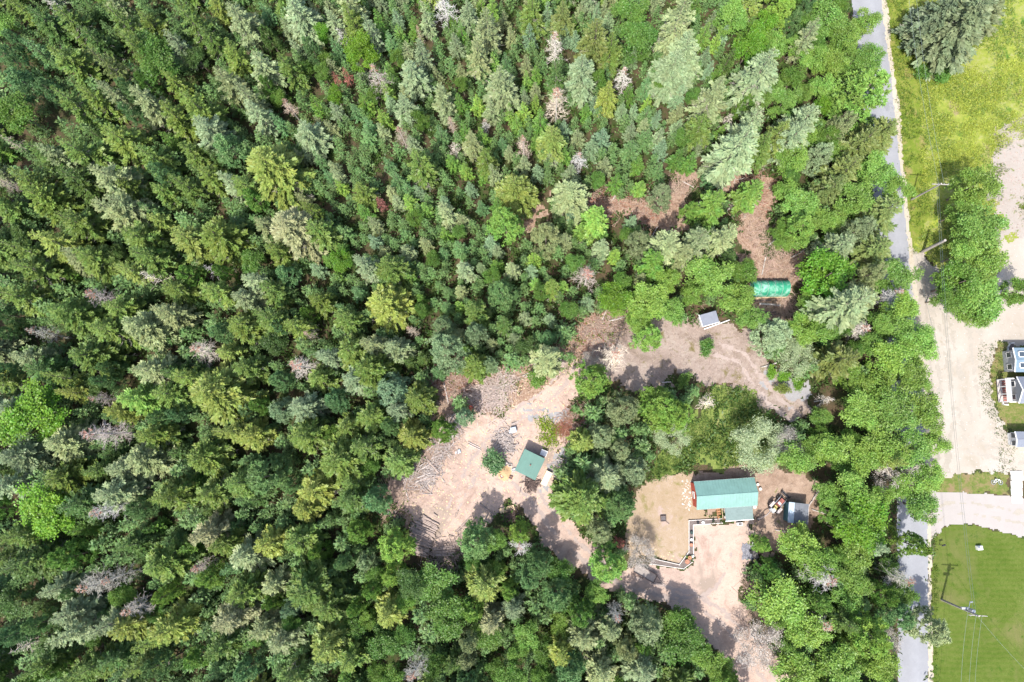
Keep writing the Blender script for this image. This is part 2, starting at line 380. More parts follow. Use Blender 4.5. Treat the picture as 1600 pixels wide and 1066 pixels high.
def zone(name, polys, z, m, cell=0.25, wob=(1.2, 0.5), seed=1, relief=0.0):
    ws = [wpoly(p) for p in polys]
    A = np.array([q for p in ws for q in p]); lo = A.min(0) - 2; hi = A.max(0) + 2
    nx, ny = int((hi[0] - lo[0]) / cell), int((hi[1] - lo[1]) / cell)
    gx, gy = np.meshgrid(lo[0] + np.arange(nx) * cell, lo[1] + np.arange(ny) * cell, indexing='ij')
    f = np.max([sdf(p, gx, gy) for p in ws], 0)
    f = f + wob[0] * (vnoise(gx, gy, 3.1, seed) + .6 * vnoise(gx, gy, 1.3, seed + 1)) * 1.6 + wob[1] * vnoise(gx, gy, 0.55, seed + 2) * 2
    keep = f > 0
    idx = np.argwhere(keep)
    vid = -np.ones((nx + 1, ny + 1), np.int64)
    q = np.stack([idx, idx + [1, 0], idx + [1, 1], idx + [0, 1]], 1).reshape(-1, 2)
    u, inv = np.unique(q, axis=0, return_inverse=True)
    V = np.zeros((len(u), 3)); V[:, :2] = lo + (u - 0.5) * cell; V[:, 2] = z
    if relief: V[:, 2] += relief * (0.5 + vnoise(V[:, 0], V[:, 1], 1.7, seed + 5))
    o = link_mesh(name, mesh_np(name, V, inv.reshape(-1, 4), m, smooth=True))
    tag(o, kind='structure'); return o

g = MB(); g.add([(-1500, -1500, 0), (1500, -1500, 0), (1500, 1500, 0), (-1500, 1500, 0)], [(0, 1, 2, 3)])
tag(g.build('ground', M['forest_floor']), kind='structure')
EDGE = [(1366, -70), (1377, 0), (1384, 60), (1393, 130), (1399, 190), (1405, 250), (1412, 320), (1420, 400), (1428, 480), (1436, 560), (1443, 640),
        (1447, 720), (1448, 780), (1449, 830), (1450, 900), (1450, 1000), (1450, 1130)]
def off(e, d): return [(x + d, y) for x, y in e]
P_ROAD = off(EDGE, 0) + off(EDGE, -47)[::-1]
P_MEADOW = off(EDGE, 2)[:8] + [(1440, 392), (1480, 440), (1560, 430), (1700, 380), (1700, -90), (1366, -90)]
P_LOT = [(1424, 395), (1442, 392), (1470, 430), (1505, 445), (1558, 440), (1562, 376), (1700, 368), (1700, 560), (1560, 535), (1550, 570), (1546, 620),
         (1566, 660), (1583, 688), (1640, 690), (1640, 760), (1577, 737), (1540, 741), (1500, 739), (1478, 742), (1446, 744), (1432, 560)]
P_DRIVE = [(1444, 770), (1474, 768), (1520, 770), (1577, 776), (1640, 792), (1700, 800), (1700, 870), (1604, 841), (1570, 831), (1540, 824), (1506, 820), (1476, 823), (1462, 838), (1446, 850)]
P_LAWN = [(1460, 838), (1476, 822), (1506, 820), (1545, 825), (1604, 841), (1700, 870), (1700, 1140), (1453, 1140), (1454, 900)]
P_STRIP = [(1460, 743), (1500, 740), (1576, 737), (1578, 777), (1520, 771), (1474, 769), (1452, 771)]
P_ISLE = [(1560, 535), (1640, 520), (1640, 690), (1583, 688), (1566, 660), (1546, 625), (1550, 570)]
P_YARD = [(1084, 819), (1128, 817), (1172, 812), (1182, 850), (1168, 890), (1160, 930), (1172, 970), (1195, 1000), (1226, 1040), (1262, 1120), (1190, 1120), (1152, 1055),
          (1110, 1012), (1078, 980), (1042, 947), (985, 928), (940, 918), (885, 885), (850, 848), (815, 800), (795, 775), (780, 800), (730, 830), (712, 868), (690, 872),
          (655, 830), (634, 800), (606, 775), (612, 745), (650, 730), (668, 700), (690, 668), (705, 645), (735, 638), (785, 648), (826, 625), (858, 610), (878, 588), (892, 566),
          (925, 560), (925, 585), (902, 612), (892, 640), (902, 665), (895, 690), (876, 706), (868, 740), (862, 775), (884, 800), (908, 835), (938, 862), (965, 895),
          (986, 884), (1016, 882), (1068, 890), (1084, 876)]
P_PINK = [(900, 512), (960, 495), (990, 515), (1010, 495), (1090, 508), (1140, 495), (1185, 525), (1198, 570), (1226, 615), (1262, 640), (1240, 662), (1196, 640), (1160, 606),
          (1108, 604), (1060, 588), (1030, 612), (985, 622), (962, 600), (930, 585), (890, 600), (880, 575), (925, 555), (905, 540)]
P_HOUSELAWN = [(998, 765), (1020, 748), (1072, 738), (1086, 752), (1090, 798), (1128, 810), (1077, 813), (1077, 861), (1061, 882), (1017, 872), (985, 868), (978, 830), (990, 790)]
P_DIRT = [(1072, 740), (1110, 730), (1182, 726), (1216, 722), (1250, 742), (1284, 756), (1284, 806), (1264, 836), (1220, 860), (1184, 872), (1172, 812), (1128, 800), (1088, 798)]
P_SLASH1 = [(905, 303), (940, 308), (1000, 313), (1045, 292), (1060, 262), (1088, 268), (1078, 310), (1055, 342), (1075, 350), (1040, 365), (1005, 352), (985, 334), (950, 337), (918, 330)]
P_SLASH2 = [(1132, 268), (1165, 262), (1206, 275), (1206, 310), (1196, 360), (1200, 396), (1255, 398), (1262, 440), (1235, 440), (1232, 470), (1225, 510), (1176, 500), (1172, 432), (1160, 395), (1148, 345), (1165, 318), (1132, 296)]
P_SLASH3 = [(655, 590), (700, 560), (735, 550), (775, 580), (830, 575), (880, 540), (905, 510), (950, 488), (990, 490), (985, 520), (930, 550), (880, 590), (855, 614), (790, 648), (735, 640), (690, 662), (660, 640)]
P_SLASH4 = [(812, 345), (838, 312), (860, 290), (868, 300), (842, 335), (825, 362)]
P_SLASH5 = [(596, 770), (612, 742), (640, 730), (655, 800), (640, 812), (600, 812), (590, 790)]
P_ROUGH = [(1005, 745), (1030, 715), (1060, 690), (1082, 655), (1098, 650), (1112, 606), (1166, 604), (1200, 645), (1225, 668), (1215, 722), (1180, 727), (1110, 731), (1072, 740), (1020, 752)]
P_WEED = [(838, 652), (850, 650), (866, 658), (872, 672), (870, 696), (854, 702), (846, 690), (846, 670)]
zone('dirt_path', [P_SLASH1, P_SLASH2, P_SLASH3, P_SLASH4, P_SLASH5], 0.008, M['slash'], 0.25, (1.6, .8), 3)
zone('grass_clearing', [P_ROUGH, P_WEED], 0.016, M['rough_grass'], 0.25, (1.4, .8), 9)
zone('dirt_clearing', [P_PINK], 0.024, M['pink_soil'], 0.25, (1.5, .7), 13)
zone('house_dirt', [P_DIRT], 0.020, M['brown_dirt'], 0.25, (1.2, .7), 17)
zone('dry_lawn', [P_HOUSELAWN], 0.032, M['dry_grass'], 0.2, (.5, .4), 21)
zone('dirt_yard', [P_YARD], 0.028, M['sand'], 0.2, (.8, .5), 23)
zone('meadow', [P_MEADOW], 0.012, M['meadow'], 0.3, (.3, .3), 29)
zone('grass_verge', [off(EDGE, 4)[:8] + off(EDGE, 46)[:7][::-1]], 0.018, M['verge'], 0.25, (1.0, .5), 31)
zone('bare_ground', [[(1552, 215), (1600, 175), (1700, 150), (1700, 372), (1562, 376), (1556, 320), (1545, 280)]], 0.022, M['bare_sand'], 0.25, (2.2, 1.0), 33)
zone('lawn', [P_LAWN], 0.016, M['lawn'], 0.25, (.25, .25), 37)
zone('grass_strip', [P_STRIP, P_ISLE], 0.020, M['strip_grass'], 0.2, (.5, .5), 39)
zone('gravel_lot', [P_LOT], 0.026, M['gravel'], 0.2, (.35, .45), 41)
zone('gravel_driveway', [P_DRIVE], 0.030, M['drive_gravel'], 0.2, (.2, .2), 43)
zone('road_shoulder', [off(EDGE, -2) + off(EDGE, 7)[::-1]], 0.034, M['shoulder'], 0.15, (.22, .22), 45)
zone('road', [P_ROAD], 0.040, M['asphalt'], 0.15, (.06, .14), 47)
zone('stone_path', [[(856, 640), (880, 632), (896, 640), (894, 660), (872, 664), (858, 655)], [(852, 732), (864, 704), (882, 704), (876, 742), (864, 772), (848, 770)],
                    [(1198, 584), (1222, 588), (1256, 602), (1258, 618), (1240, 632), (1228, 622), (1214, 604), (1196, 594)], [(822, 646), (838, 640), (848, 648), (832, 656)]],
     0.036, M['stone_path'], 0.2, (1.3, 1.2), 49)
def ribbon(pts, w):
    # a narrow strip round a line of pixels
    l, r = [], []
    for k, (x, y) in enumerate(pts):
        a, b = pts[max(0, k - 1)], pts[min(len(pts) - 1, k + 1)]; d = math.hypot(b[0] - a[0], b[1] - a[1]) + 1e-6; nx, ny = -(b[1] - a[1]) / d, (b[0] - a[0]) / d
        l.append((x + nx * w, y + ny * w)); r.append((x - nx * w, y - ny * w))
    return l + r[::-1]
def side(pts, d):
    q = ribbon(pts, abs(d)); n = len(pts); return q[:n] if d > 0 else q[n:][::-1]
T_DRIVE = [(1205, 1066), (1165, 1000), (1125, 962), (1080, 935), (1030, 922), (980, 908), (930, 882), (893, 850), (862, 812), (840, 780), (800, 740), (760, 690)]
T_YARD = [(1125, 962), (1128, 930), (1135, 895), (1142, 850)]
T_UP = [(1245, 655), (1205, 622), (1180, 590), (1160, 560), (1120, 545)]
T_LEFT = [(893, 562), (878, 592), (858, 615), (800, 655), (745, 720), (705, 800)]
T_TURN = [(1045, 926), (1066, 934), (1095, 932), (1118, 918), (1136, 892), (1144, 862)]
TR = []
for P in (T_DRIVE, T_UP, T_LEFT):
    for d in (8.5, -8.5): TR.append(ribbon(side(P, d), 2.0))
TR.append(ribbon(T_TURN, 1.6))
zone('tyre_tracks', TR, 0.040, M['track'], 0.15, (.22, .30), 53)
zone('lot_tracks', [ribbon(side(P, d), 2.2) for P in ([(1452, 420), (1478, 520), (1500, 620), (1520, 700), (1600, 715)], [(1470, 440), (1520, 500), (1535, 600), (1545, 690)], [(1456, 440), (1475, 560), (1480, 660), (1470, 735)]) for d in (9, -9)], 0.032, M['lot_track'], 0.2, (.35, .45), 57)
zone('driveway_tracks', [ribbon(side(P, d), 2.6) for P in ([(1452, 812), (1480, 795), (1530, 796), (1600, 810), (1660, 820)],) for d in (8, -8)], 0.036, M['lot_track'], 0.2, (.35, .45), 59)

# ------------------------------------------------------------------ buildings
def frame(corners, z):
    """four roof-corner pixels (far-left, far-right, near-right, near-left) at level z -> centre, angle, length, width"""
    p = [at(x, y, z) for x, y in corners]
    c = (p[0] + p[1] + p[2] + p[3]) / 4
    u = ((p[1] - p[0]) + (p[2] - p[3])) / 2; v = ((p[0] - p[3]) + (p[1] - p[2])) / 2
    return Vector((c.x, c.y, 0)), math.atan2(u.y, u.x), u.length, v.length

# the main cabin, local x along the ridge, y towards the far side
c, a, L, Wd = frame([(1084, 752.5), (1177, 746.5), (1185, 789.5), (1088, 797)], 2.7)
house = tag(empty('cabin', c, a), 'long red cabin under a teal metal gable roof beside the sandy yard', 'cabin')
hl, hw = L / 2, Wd / 2; he, hr = 2.7, 3.85; ov = 0.25
wl_, ww = hl - 0.06, hw - 0.3
m = MB()
for sx in (-1, 1):
    x = sx * wl_; t = 0.12 * sx
    m.add([(x, -ww, 0), (x, ww, 0), (x, ww, he), (x, 0, hr - .12), (x, -ww, he), (x - t, -ww, 0), (x - t, ww, 0), (x - t, ww, he), (x - t, 0, hr - .12), (x - t, -ww, he)],
          [(0, 1, 2, 3, 4), (9, 8, 7, 6, 5), (0, 5, 6, 1), (1, 6, 7, 2), (2, 7, 8, 3), (3, 8, 9, 4), (4, 9, 5, 0)])
for sy in (-1, 1): m.box((0, sy * (ww - .06), he / 2 - .02), (2 * wl_ - .26, .12, he - .05))
m.build('wall', M['red_wall'], house)
def roof_slope(parent, x0, x1, y0, z0, y1, z1, th, mt, name='roof', rib=0.0, ribm=None):
    """a sloped slab from (y0,z0) at the eave to (y1,z1) at the ridge, with raised seams"""
    d = Vector((0, y1 - y0, z1 - z0)); n = Vector((1, 0, 0)).cross(d).normalized()
    if n.z < 0: n = -n
    q = MB(); A = [Vector((x0, y0, z0)), Vector((x1, y0, z0)), Vector((x1, y1, z1)), Vector((x0, y1, z1))]
    q.hexa(A + [p + n * th for p in A]) if (A[1] - A[0]).cross(A[3] - A[0]).z > 0 else q.hexa([A[3], A[2], A[1], A[0]] + [p + n * th for p in (A[3], A[2], A[1], A[0])])
    r = q.build(name, mt, parent)
    if rib:
        k = int((x1 - x0) / rib); s = MB()
        for i in range(k + 1):
            x = x0 + .03 + (x1 - x0 - .06) * i / k
            p0 = Vector((x, y0, z0)) + n * (th - .01); p1 = Vector((x, y1, z1)) + n * (th - .01); e = Vector((.02, 0, 0))
            s.hexa([p0 - e, p0 + e, p1 + e, p1 - e, p0 - e + n * .045, p0 + e + n * .045, p1 + e + n * .045, p1 - e + n * .045])
        s.build('seam', ribm or mt, r)
    return r
roof_slope(house, -hl, hl, -hw, he, -.02, hr, .05, M['teal_roof'], 'roof', .45)
roof_slope(house, -hl, hl, hw, he, .02, hr, .05, M['teal_roof'], 'roof', .45)
m = MB(); m.tube((-hl, 0, hr + .045), (hl, 0, hr + .045), .07, .07, 8); m.build('ridge_cap', M['teal_roof'], house)
m = MB()
for sy in (-1, 1): m.box((0, sy * (hw + .012), he - .02), (2 * hl, .02, .14))
m.build('fascia', M['weathered_white'], house)
# porch roof, steps, wall openings
pc, pa, pl, pw = frame([(1132, 793), (1176, 790), (1176, 811), (1134, 814.5)], 2.35)
ic = Matrix.Rotation(-a, 3, 'Z') @ (pc - c)
px0, px1, py0, py1 = ic.x - pl / 2, ic.x + pl / 2, ic.y - pw / 2, -hw + .2
roof_slope(house, px0, px1, py0, 2.25, py1, 2.66, .06, M['shingle'], 'porch_roof')
m = MB(); m.box(((px0 + px1) / 2, py0 - .06, 2.24), (px1 - px0 + .1, .10, .16)); m.build('porch_fascia', M['white'], house)
for k in range(3):
    m = MB(); m.box((px0 + .12 + (px1 - px0 - .24) * k / 2, py0 + .12, 1.1), (.12, .12, 2.2)); m.build('porch_post', M['orange_wood'], house)
m = MB(); m.box(((px0 + px1) / 2, (py0 + py1) / 2, .2), (px1 - px0, py1 - py0, .3)); m.build('porch_floor', M['grey_wood'], house)
for k in range(5):
    m = MB(); m.box((px0 - .42, py0 + .35 + k * .42, .12 + .03 * k), (.62, .3, .1)); m.build('step', M['orange_wood'], house)
for sx in (-.78, -.06):
    m = MB(); m.tube((px0 + sx, py0 + .1, .95), (px0 + sx, py1 - .1, 1.0), .045); m.tube((px0 + sx, py0 + .12, 0), (px0 + sx, py0 + .12, .96), .045)
    m.tube((px0 + sx, py1 - .12, 0), (px0 + sx, py1 - .12, 1.0), .045); m.build('handrail', M['orange_wood'] if sx < -.5 else M['fresh_wood'], house)
def opening(parent, cx, y, z, w, h, facing, name='window', mt=None):
    f = MB()
    for dx, dz, bw, bh in ((-w / 2, 0, .07, h), (w / 2, 0, .07, h), (0, -h / 2, w + .07, .07), (0, h / 2, w + .07, .07)):
        if facing in 'ns': f.box((cx + dx, y, z + dz), (bw, .08, bh))
        else: f.box((y, cx + dx, z + dz), (.08, bw, bh))
    o = f.build(name, M['white'], parent); p = MB()
    p.box((cx, y, z) if facing in 'ns' else (y, cx, z), (w - .08, .03, h - .08) if facing in 'ns' else (.03, w - .08, h - .08))
    p.build('pane' if name == 'window' else 'door_panel', mt or M['glass'], o)
for x in (-3.2, -1.4): opening(house, x, -ww - .03, 1.5, .9, 1.0, 's')
for x in (-3, 0, 3): opening(house, x, ww + .03, 1.5, .9, 1.0, 'n')
opening(house, 0.0, -wl_ - .03, 1.5, 1.0, 1.0, 'w')
opening(house, px0 + 1.2, -ww - .03, 1.15, .95, 1.9, 's', 'door', M['dark_wood'])
opening(house, px0 + 3.0, -ww - .03, 1.4, 1.0, 1.0, 's')
# heat pump below the porch edge, white pail at the corner
p = at(1154, 818); hp = tag(empty('heat_pump', p, a), 'small white heat pump box with dark grille below the porch roof', 'heat pump')
m = MB(); m.box((0, 0, .38), (.85, .42, .7)); m.build('casing', M['white'], hp)
m = MB(); m.box((.05, 0, .735), (.5, .3, .02)); m.build('grille', M['dark_steel'], hp)
m = MB(); m.tube((.05, -.212, .4), (.05, -.225, .4), .24, .24, 14); m.build('fan_cover', M['dark_steel'], hp)
def pail(px, py, label, mt, r=.22, h=.4):
    o = empty('bucket', at(px, py)); tag(o, label, 'bucket')
    m = MB(); m.tube((0, 0, 0), (0, 0, h), r * .85, r, 12); m.build('body', mt, o)
    m = MB(); m.torus((0, 0, h), r, .03, (0, 0, 1), 12, 5); m.build('rim', mt, o)
    return o
pail(1178, 792, 'white bucket at the near right corner of the teal-roofed cabin', M['weathered_white'], .26, .45)
pail(1183, 757, 'small white bucket near the far right corner of the teal-roofed cabin', M['weathered_white'], .2)
pail(1187, 764, 'white bucket beside the right gable wall of the teal-roofed cabin', M['weathered_white'], .22)

# square shed with a green metal roof
c, a, L, Wd = frame([(818.8, 701.8), (851.6, 716), (836.5, 751.7), (805, 734.6)], 2.5)
shed = tag(empty('shed', c, a), 'square shed with dull green metal roof and round rust stain', 'shed')
m = MB()
for sx in (-1, 1): m.box((sx * (L / 2 - .22), 0, 1.15), (.1, Wd - .5, 2.3))
for sy in (-1, 1): m.box((0, sy * (Wd / 2 - .22), 1.2), (L - .56, .1, 2.4))
m.build('wall', M['dark_wall'], shed)
roof_slope(shed, -L / 2, L / 2, -Wd / 2, 2.38, Wd / 2, 2.62, .06, M['green_roof'], 'roof', .38)
m = MB(); m.tube((.1, -.05, 2.5), (.1, -.05, 2.95), .09, .09, 10); m.build('stove_pipe', M['rust_red'], shed)
opening(shed, 0, -Wd / 2 + .2, 1.0, .9, 1.9, 's', 'door', M['grey_wood'])
opening(shed, 0, L / 2 - .2, 1.4, .8, .7, 'e')
p = at(849.7, 707.7); o = tag(empty('chest', p, a + .05), 'white lidded chest against the far side of the green-roofed shed', 'storage chest')
m = MB(); m.box((0, 0, .4), (.95, .8, .8)); m.build('body', M['grey_wall'], o)
m = MB(); m.box((0, 0, .84), (1.05, .9, .08)); m.build('lid', M['white'], o)
c2, a2, L2, W2 = frame([(853, 734.6), (861.5, 738.5), (855, 761), (845.7, 756)], .55)
o = tag(empty('workbench', c2, a2), 'long cream topped workbench standing beside the green-roofed shed', 'workbench')
m = MB(); m.box((0, 0, .72), (L2, W2, .07)); m.build('top', M['cream'], o)
for sx in (-1, 1):
    for sy in (-1, 1):
        m = MB(); m.box((sx * (L2 / 2 - .08), sy * (W2 / 2 - .1), .34), (.09, .09, .69)); m.build('leg', M['grey_wood'], o)

# tarp tunnel
c, a, L, Wd = frame([(1174, 436.6), (1231, 438), (1230.5, 461.6), (1175, 464)], 0.9)
tun = tag(empty('tarp_shelter', c, a), 'arched shelter covered with a sun-bleached green tarp', 'shelter')
def arch(x, r, ry, n=14): return [(x, -ry * math.cos(math.pi * k / n), r * math.sin(math.pi * k / n) ** .8) for k in range(n + 1)]
n = 14; vs, fs, X = [], [], 25
for i in range(X):
    x = -L / 2 + L * i / (X - 1); sag = .06 * abs(math.sin(math.pi * i / 4)) + rnd.uniform(-.015, .015)
    vs += [(x, y * (1 - sag * .4), max(0.02, z * (1 - sag))) for _, y, z in arch(x, 2.3, Wd / 2, n)]
for i in range(X - 1):
    for k in range(n): fs.append((i * (n + 1) + k, i * (n + 1) + k + 1, (i + 1) * (n + 1) + k + 1, (i + 1) * (n + 1) + k))
m = MB(); m.add(vs, fs); cov = m.build('cover', M['tarp'], tun)
for pgn in cov.data.polygons: pgn.use_smooth = True
for sx in (-1, 1):
    m = MB(); A = arch(sx * (L / 2 - .03), 2.2, Wd / 2 - .05, n); m.add(A + [(sx * (L / 2 - .03), 0, .02)], [(k, k + 1, n + 1) for k in range(n)]); m.build('end_panel', M['tarp'], tun)
for i in range(6):
    m = MB(); m.path([(x, y, z - .03) for x, y, z in arch(-L / 2 + .05 + (L - .1) * i / 5, 2.28, Wd / 2 - .03, n)], .03, 5); m.build('hoop', M['steel'], tun)
for sy in (-1, 1):
    m = MB(); m.box((0, sy * (Wd / 2 + .05), .09), (L, .1, .18)); m.build('base_board', M['fresh_wood'] if sy < 0 else M['dark_wood'], tun)
for k, (x, y, ang, ln, mt) in enumerate([(1190, 470, .05, 3.0, 'dark_wood'), (1203, 476, -.08, 3.4, 'grey_wood'), (1198, 488, .02, 3.0, 'dark_wood'), (1206, 492, .12, 2.6, 'dark_wood'), (1182, 466.5, .06, 1.5, 'fresh_wood')]):
    m = MB(); m.box((0, 0, .06), (ln, .28, .09)); o = m.build('plank', M[mt]); o.location = at(x, y); o.rotation_euler.z = ang
    tag(o, ['dark board lying nearest the tarp shelter front', 'grey board lying on dark ground before the tarp shelter', 'dark board below the grey board near the tarp shelter',
            'short dark board farthest from the tarp shelter', 'pale new board against the near side of the tarp shelter'][k], 'board', 'boards in front of the tarp shelter')
p = at(1163, 435); o = tag(empty('barrel', p), 'blue-grey barrel standing at the left end of the tarp shelter', 'barrel')
m = MB(); m.tube((0, 0, 0), (0, 0, .85), .3, .3, 14); m.build('body', M['grey_roof'], o)
m = MB(); m.torus((0, 0, .85), .29, .03, (0, 0, 1), 14, 5); m.build('rim', M['pale_panel'], o)

# little grey-roofed outbuilding in the upper clearing with white boards
c, a, L, Wd = frame([(1093, 492), (1119.6, 486), (1122.5, 502.5), (1098, 511)], 2.2)
o = tag(empty('outhouse', c, a), 'small outbuilding with slate grey roof and white trim in the upper clearing', 'outbuilding')
m = MB()
for sx in (-1, 1): m.box((sx * (L / 2 - .15), 0, 1.02), (.1, Wd - .3, 2.05))
for sy in (-1, 1): m.box((0, sy * (Wd / 2 - .15), 1.05), (L - .42, .1, 2.1))
m.build('wall', M['weathered_white'], o)
roof_slope(o, -L / 2, L / 2, -Wd / 2, 2.1, Wd / 2, 2.3, .06, M['grey_roof'], 'roof')
m = MB(); m.box((0, -Wd / 2 - .05, 2.1), (L + .2, .09, .16)); m.box((-L / 2 - .06, 0, 2.2), (.1, Wd + .2, .16)); m.build('trim', M['white'], o)
opening(o, 0, -Wd / 2 + .12, 1.0, .8, 1.8, 's', 'door', M['grey_wood'])
m = MB(); b0, b1 = at(1099, 515), at(1139, 500.5); m.tube((b0.x, b0.y, .35), (b1.x, b1.y, .3), .09, .09, 6)
for t in (.05, .5, .95):
    q = b0.lerp(b1, t); m.tube((q.x, q.y, 0), (q.x, q.y, .5), .07, .07, 6)
tag(m.build('low_fence', M['white']), 'low white rail running out from the small grey outbuilding', 'fence')

# grey shed by the tractor
c, a, L, Wd = frame([(1232.7, 784), (1265.7, 788.6), (1259.7, 819), (1231, 817)], 2.3)
o = tag(empty('lean_to_shed', c, a), 'grey roofed shed with pale panel strip beside the red tractor', 'shed')
m = MB()
for sx in (-1, 1): m.box((sx * (L / 2 - .12), 0, 1.05), (.1, Wd - .3, 2.1))
for sy in (-1, 1): m.box((0, sy * (Wd / 2 - .12), 1.08), (L - .36, .1, 2.16))
m.build('wall', M['teal_wall'], o)
roof_slope(o, -L / 2 + .9, L / 2, -Wd / 2, 2.2, Wd / 2, 2.32, .06, M['dark_roof'], 'roof', .6)
roof_slope(o, -L / 2, -L / 2 + .88, -Wd / 2, 2.17, Wd / 2, 2.29, .05, M['pale_panel'], 'roof_panel', .29)
m = MB(); m.box((L / 2 + .04, 0, 2.28), (.07, Wd, .12)); m.build('edge_board', M['grey_wood'], o)
opening(o, .3, -Wd / 2 + .1, 1.0, .9, 1.8, 's', 'door', M['grey_wood'])

# houses at the right edge of the lot
def edge_house(x, y, w, d, mt, label, wallm, hgt=3.0, rise=.9, rot=0.0):
    """gable house whose left end shows; w along x"""
    p = at(x, y, hgt); o = tag(empty('house', (p.x + w / 2, p.y, 0), rot), label, 'house')
    m = MB()
    for sx in (-1, 1):
        X = sx * (w / 2 - .3)
        m.add([(X, -d / 2 + .25, 0), (X, d / 2 - .25, 0), (X, d / 2 - .25, hgt), (X, 0, hgt + rise - .1), (X, -d / 2 + .25, hgt)], [(0, 1, 2, 3, 4)])
    for sy in (-1, 1): m.box((0, sy * (d / 2 - .3), hgt / 2 - .03), (w - .64, .1, hgt - .06))
    m.build('wall', wallm, o)
    for s in (-1, 1): roof_slope(o, -w / 2, w / 2, s * d / 2, hgt, s * .02, hgt + rise, .06, mt, 'roof')
    m = MB(); m.tube((-w / 2, 0, hgt + rise + .04), (w / 2, 0, hgt + rise + .04), .06, .06, 6); m.build('ridge_cap', mt, o)
    for s in (-1, 1):
        m = MB(); A0 = Vector((-w / 2 - .04, s * d / 2, hgt + .02)); A1 = Vector((-w / 2 - .04, 0, hgt + rise + .04)); m.tube(A0, A1, .08, .08, 6); m.build('bargeboard', M['white'], o)
    for yy in (-d / 4, d / 4): opening(o, yy, -w / 2 + .26, 1.5, .8, 1.1, 'w')
    return o
h1 = edge_house(1584.5, 562.5, 9.0, 3.7, M['blue_roof'], 'house with blue-grey roof and two white framed skylights at the lot edge', M['grey_wall'], 3.0, .35)
for yy in (-.85, .85):
    f = MB()
    for dx, dy, bw, bh in ((-.55, 0, .1, .85), (.55, 0, .1, .85), (0, -.4, 1.2, .1), (0, .4, 1.2, .1)): f.box((-3.4 + dx, yy + dy, 3.3), (bw, bh, .16))
    sk = f.build('skylight', M['white'], h1); f = MB(); f.box((-3.4, yy, 3.3), (1.02, .72, .08)); f.build('pane', M['glass'], sk)
h2 = edge_house(1590.5, 609.5, 8.4, 4.0, M['grey_roof'], 'house with slate grey gable roof and white porch at the lot edge', M['grey_wall'], 3.0, 1.1)
m = MB(); m.box((-8.4 / 2 - .55, 0, .35), (1.5, 3.5, .12)); dk = m.build('deck', M['grey_wood'], h2)
for yy in (-1.7, -.55, .6, 1.7):
    m = MB(); m.box((-8.4 / 2 - 1.25, yy, 1.4), (.12, .12, 2.1)); m.build('porch_post', M['white'], h2)
m = MB(); m.box((-8.4 / 2 - 1.25, 0, 2.5), (.2, 3.7, .16)); m.box((-8.4 / 2 - .7, 1.78, 2.5), (1.2, .14, .16)); m.box((-8.4 / 2 - .7, -1.78, 2.5), (1.2, .14, .16)); m.build('porch_beam', M['white'], h2)
m = MB(); m.box((-8.4 / 2 - .95, 0, 2.62), (.55, 3.5, .05)); m.build('porch_roof', M['grey_wall'], h2)
m = MB()
for k in range(9): m.box((-8.4 / 2 - .35, -1.5 + k * .37, .5), (.5, .22, .2))
m.build('decking', M['rust_red'], h2)
h3 = edge_house(1587, 686.5, 5.5, 2.3, M['grey_roof'], 'small shed with grey roof and white end trim at the lot edge', M['white'], 2.3, .25)
def garden_bed(pts, inner, label, n=7):
    o = tag(empty('flower_bed', at(*pts[0])), label, 'flower bed'); org = at(*pts[0])
    for (A, B) in zip(pts[:-1], pts[1:]):
        p0, p1 = at(*A) - org, at(*B) - org; d = p1 - p0; m = MB(); m.box(((p0 + p1) / 2 + Vector((0, 0, .14))), (d.length + .1, .16, .28), math.atan2(d.y, d.x)); m.build('edging', M['weathered_white'], o)
    q = MB(); P = [at(*p) - org for p in inner]; q.add([(p.x, p.y, .10) for p in P] + [(p.x, p.y, 0) for p in P], [tuple(range(len(P)))[::-1] if sum(a.x * b.y - b.x * a.y for a, b in zip(P, P[1:] + P[:1])) < 0 else tuple(range(len(P)))])
    q.build('soil', M['soil'], o); return o
bed1 = garden_bed([(1583, 536), (1577, 537), (1573.5, 543), (1573, 560), (1574, 575), (1578, 580.5)], [(1583, 537), (1577, 538), (1574, 544), (1573.5, 560), (1575, 575), (1585, 578), (1586, 545)], 'curved planting bed with pale edging beside the blue-grey roofed house')
bed2 = garden_bed([(1575.5, 596.5), (1563.5, 597), (1566, 632), (1574, 633)], [(1575, 597), (1564, 598), (1566.5, 631), (1575, 631)], 'square planting bed with white edging and round plants before the porch')

# walkway with a step at the end of the grass strip
o = tag(empty('walkway', at(1587, 762)), None, None, None, 'structure')
for (y0, y1, z) in ((736, 743.5, .2), (744.2, 751, .34), (751.8, 763, .14), (763.6, 775, .13), (775.6, 786, .12)):
    A = [at(1577.5 + (y0 - 736) * .04, y0), at(1596.5, y0), at(1597, y1), at(1578 + (y1 - 736) * .05, y1)]; org = at(1587, 762); m = MB()
    P = [q - org for q in A][::-1]; m.hexa([(q.x, q.y, 0) for q in P] + [(q.x, q.y, z) for q in P]); m.build('slab', M['concrete'], o)

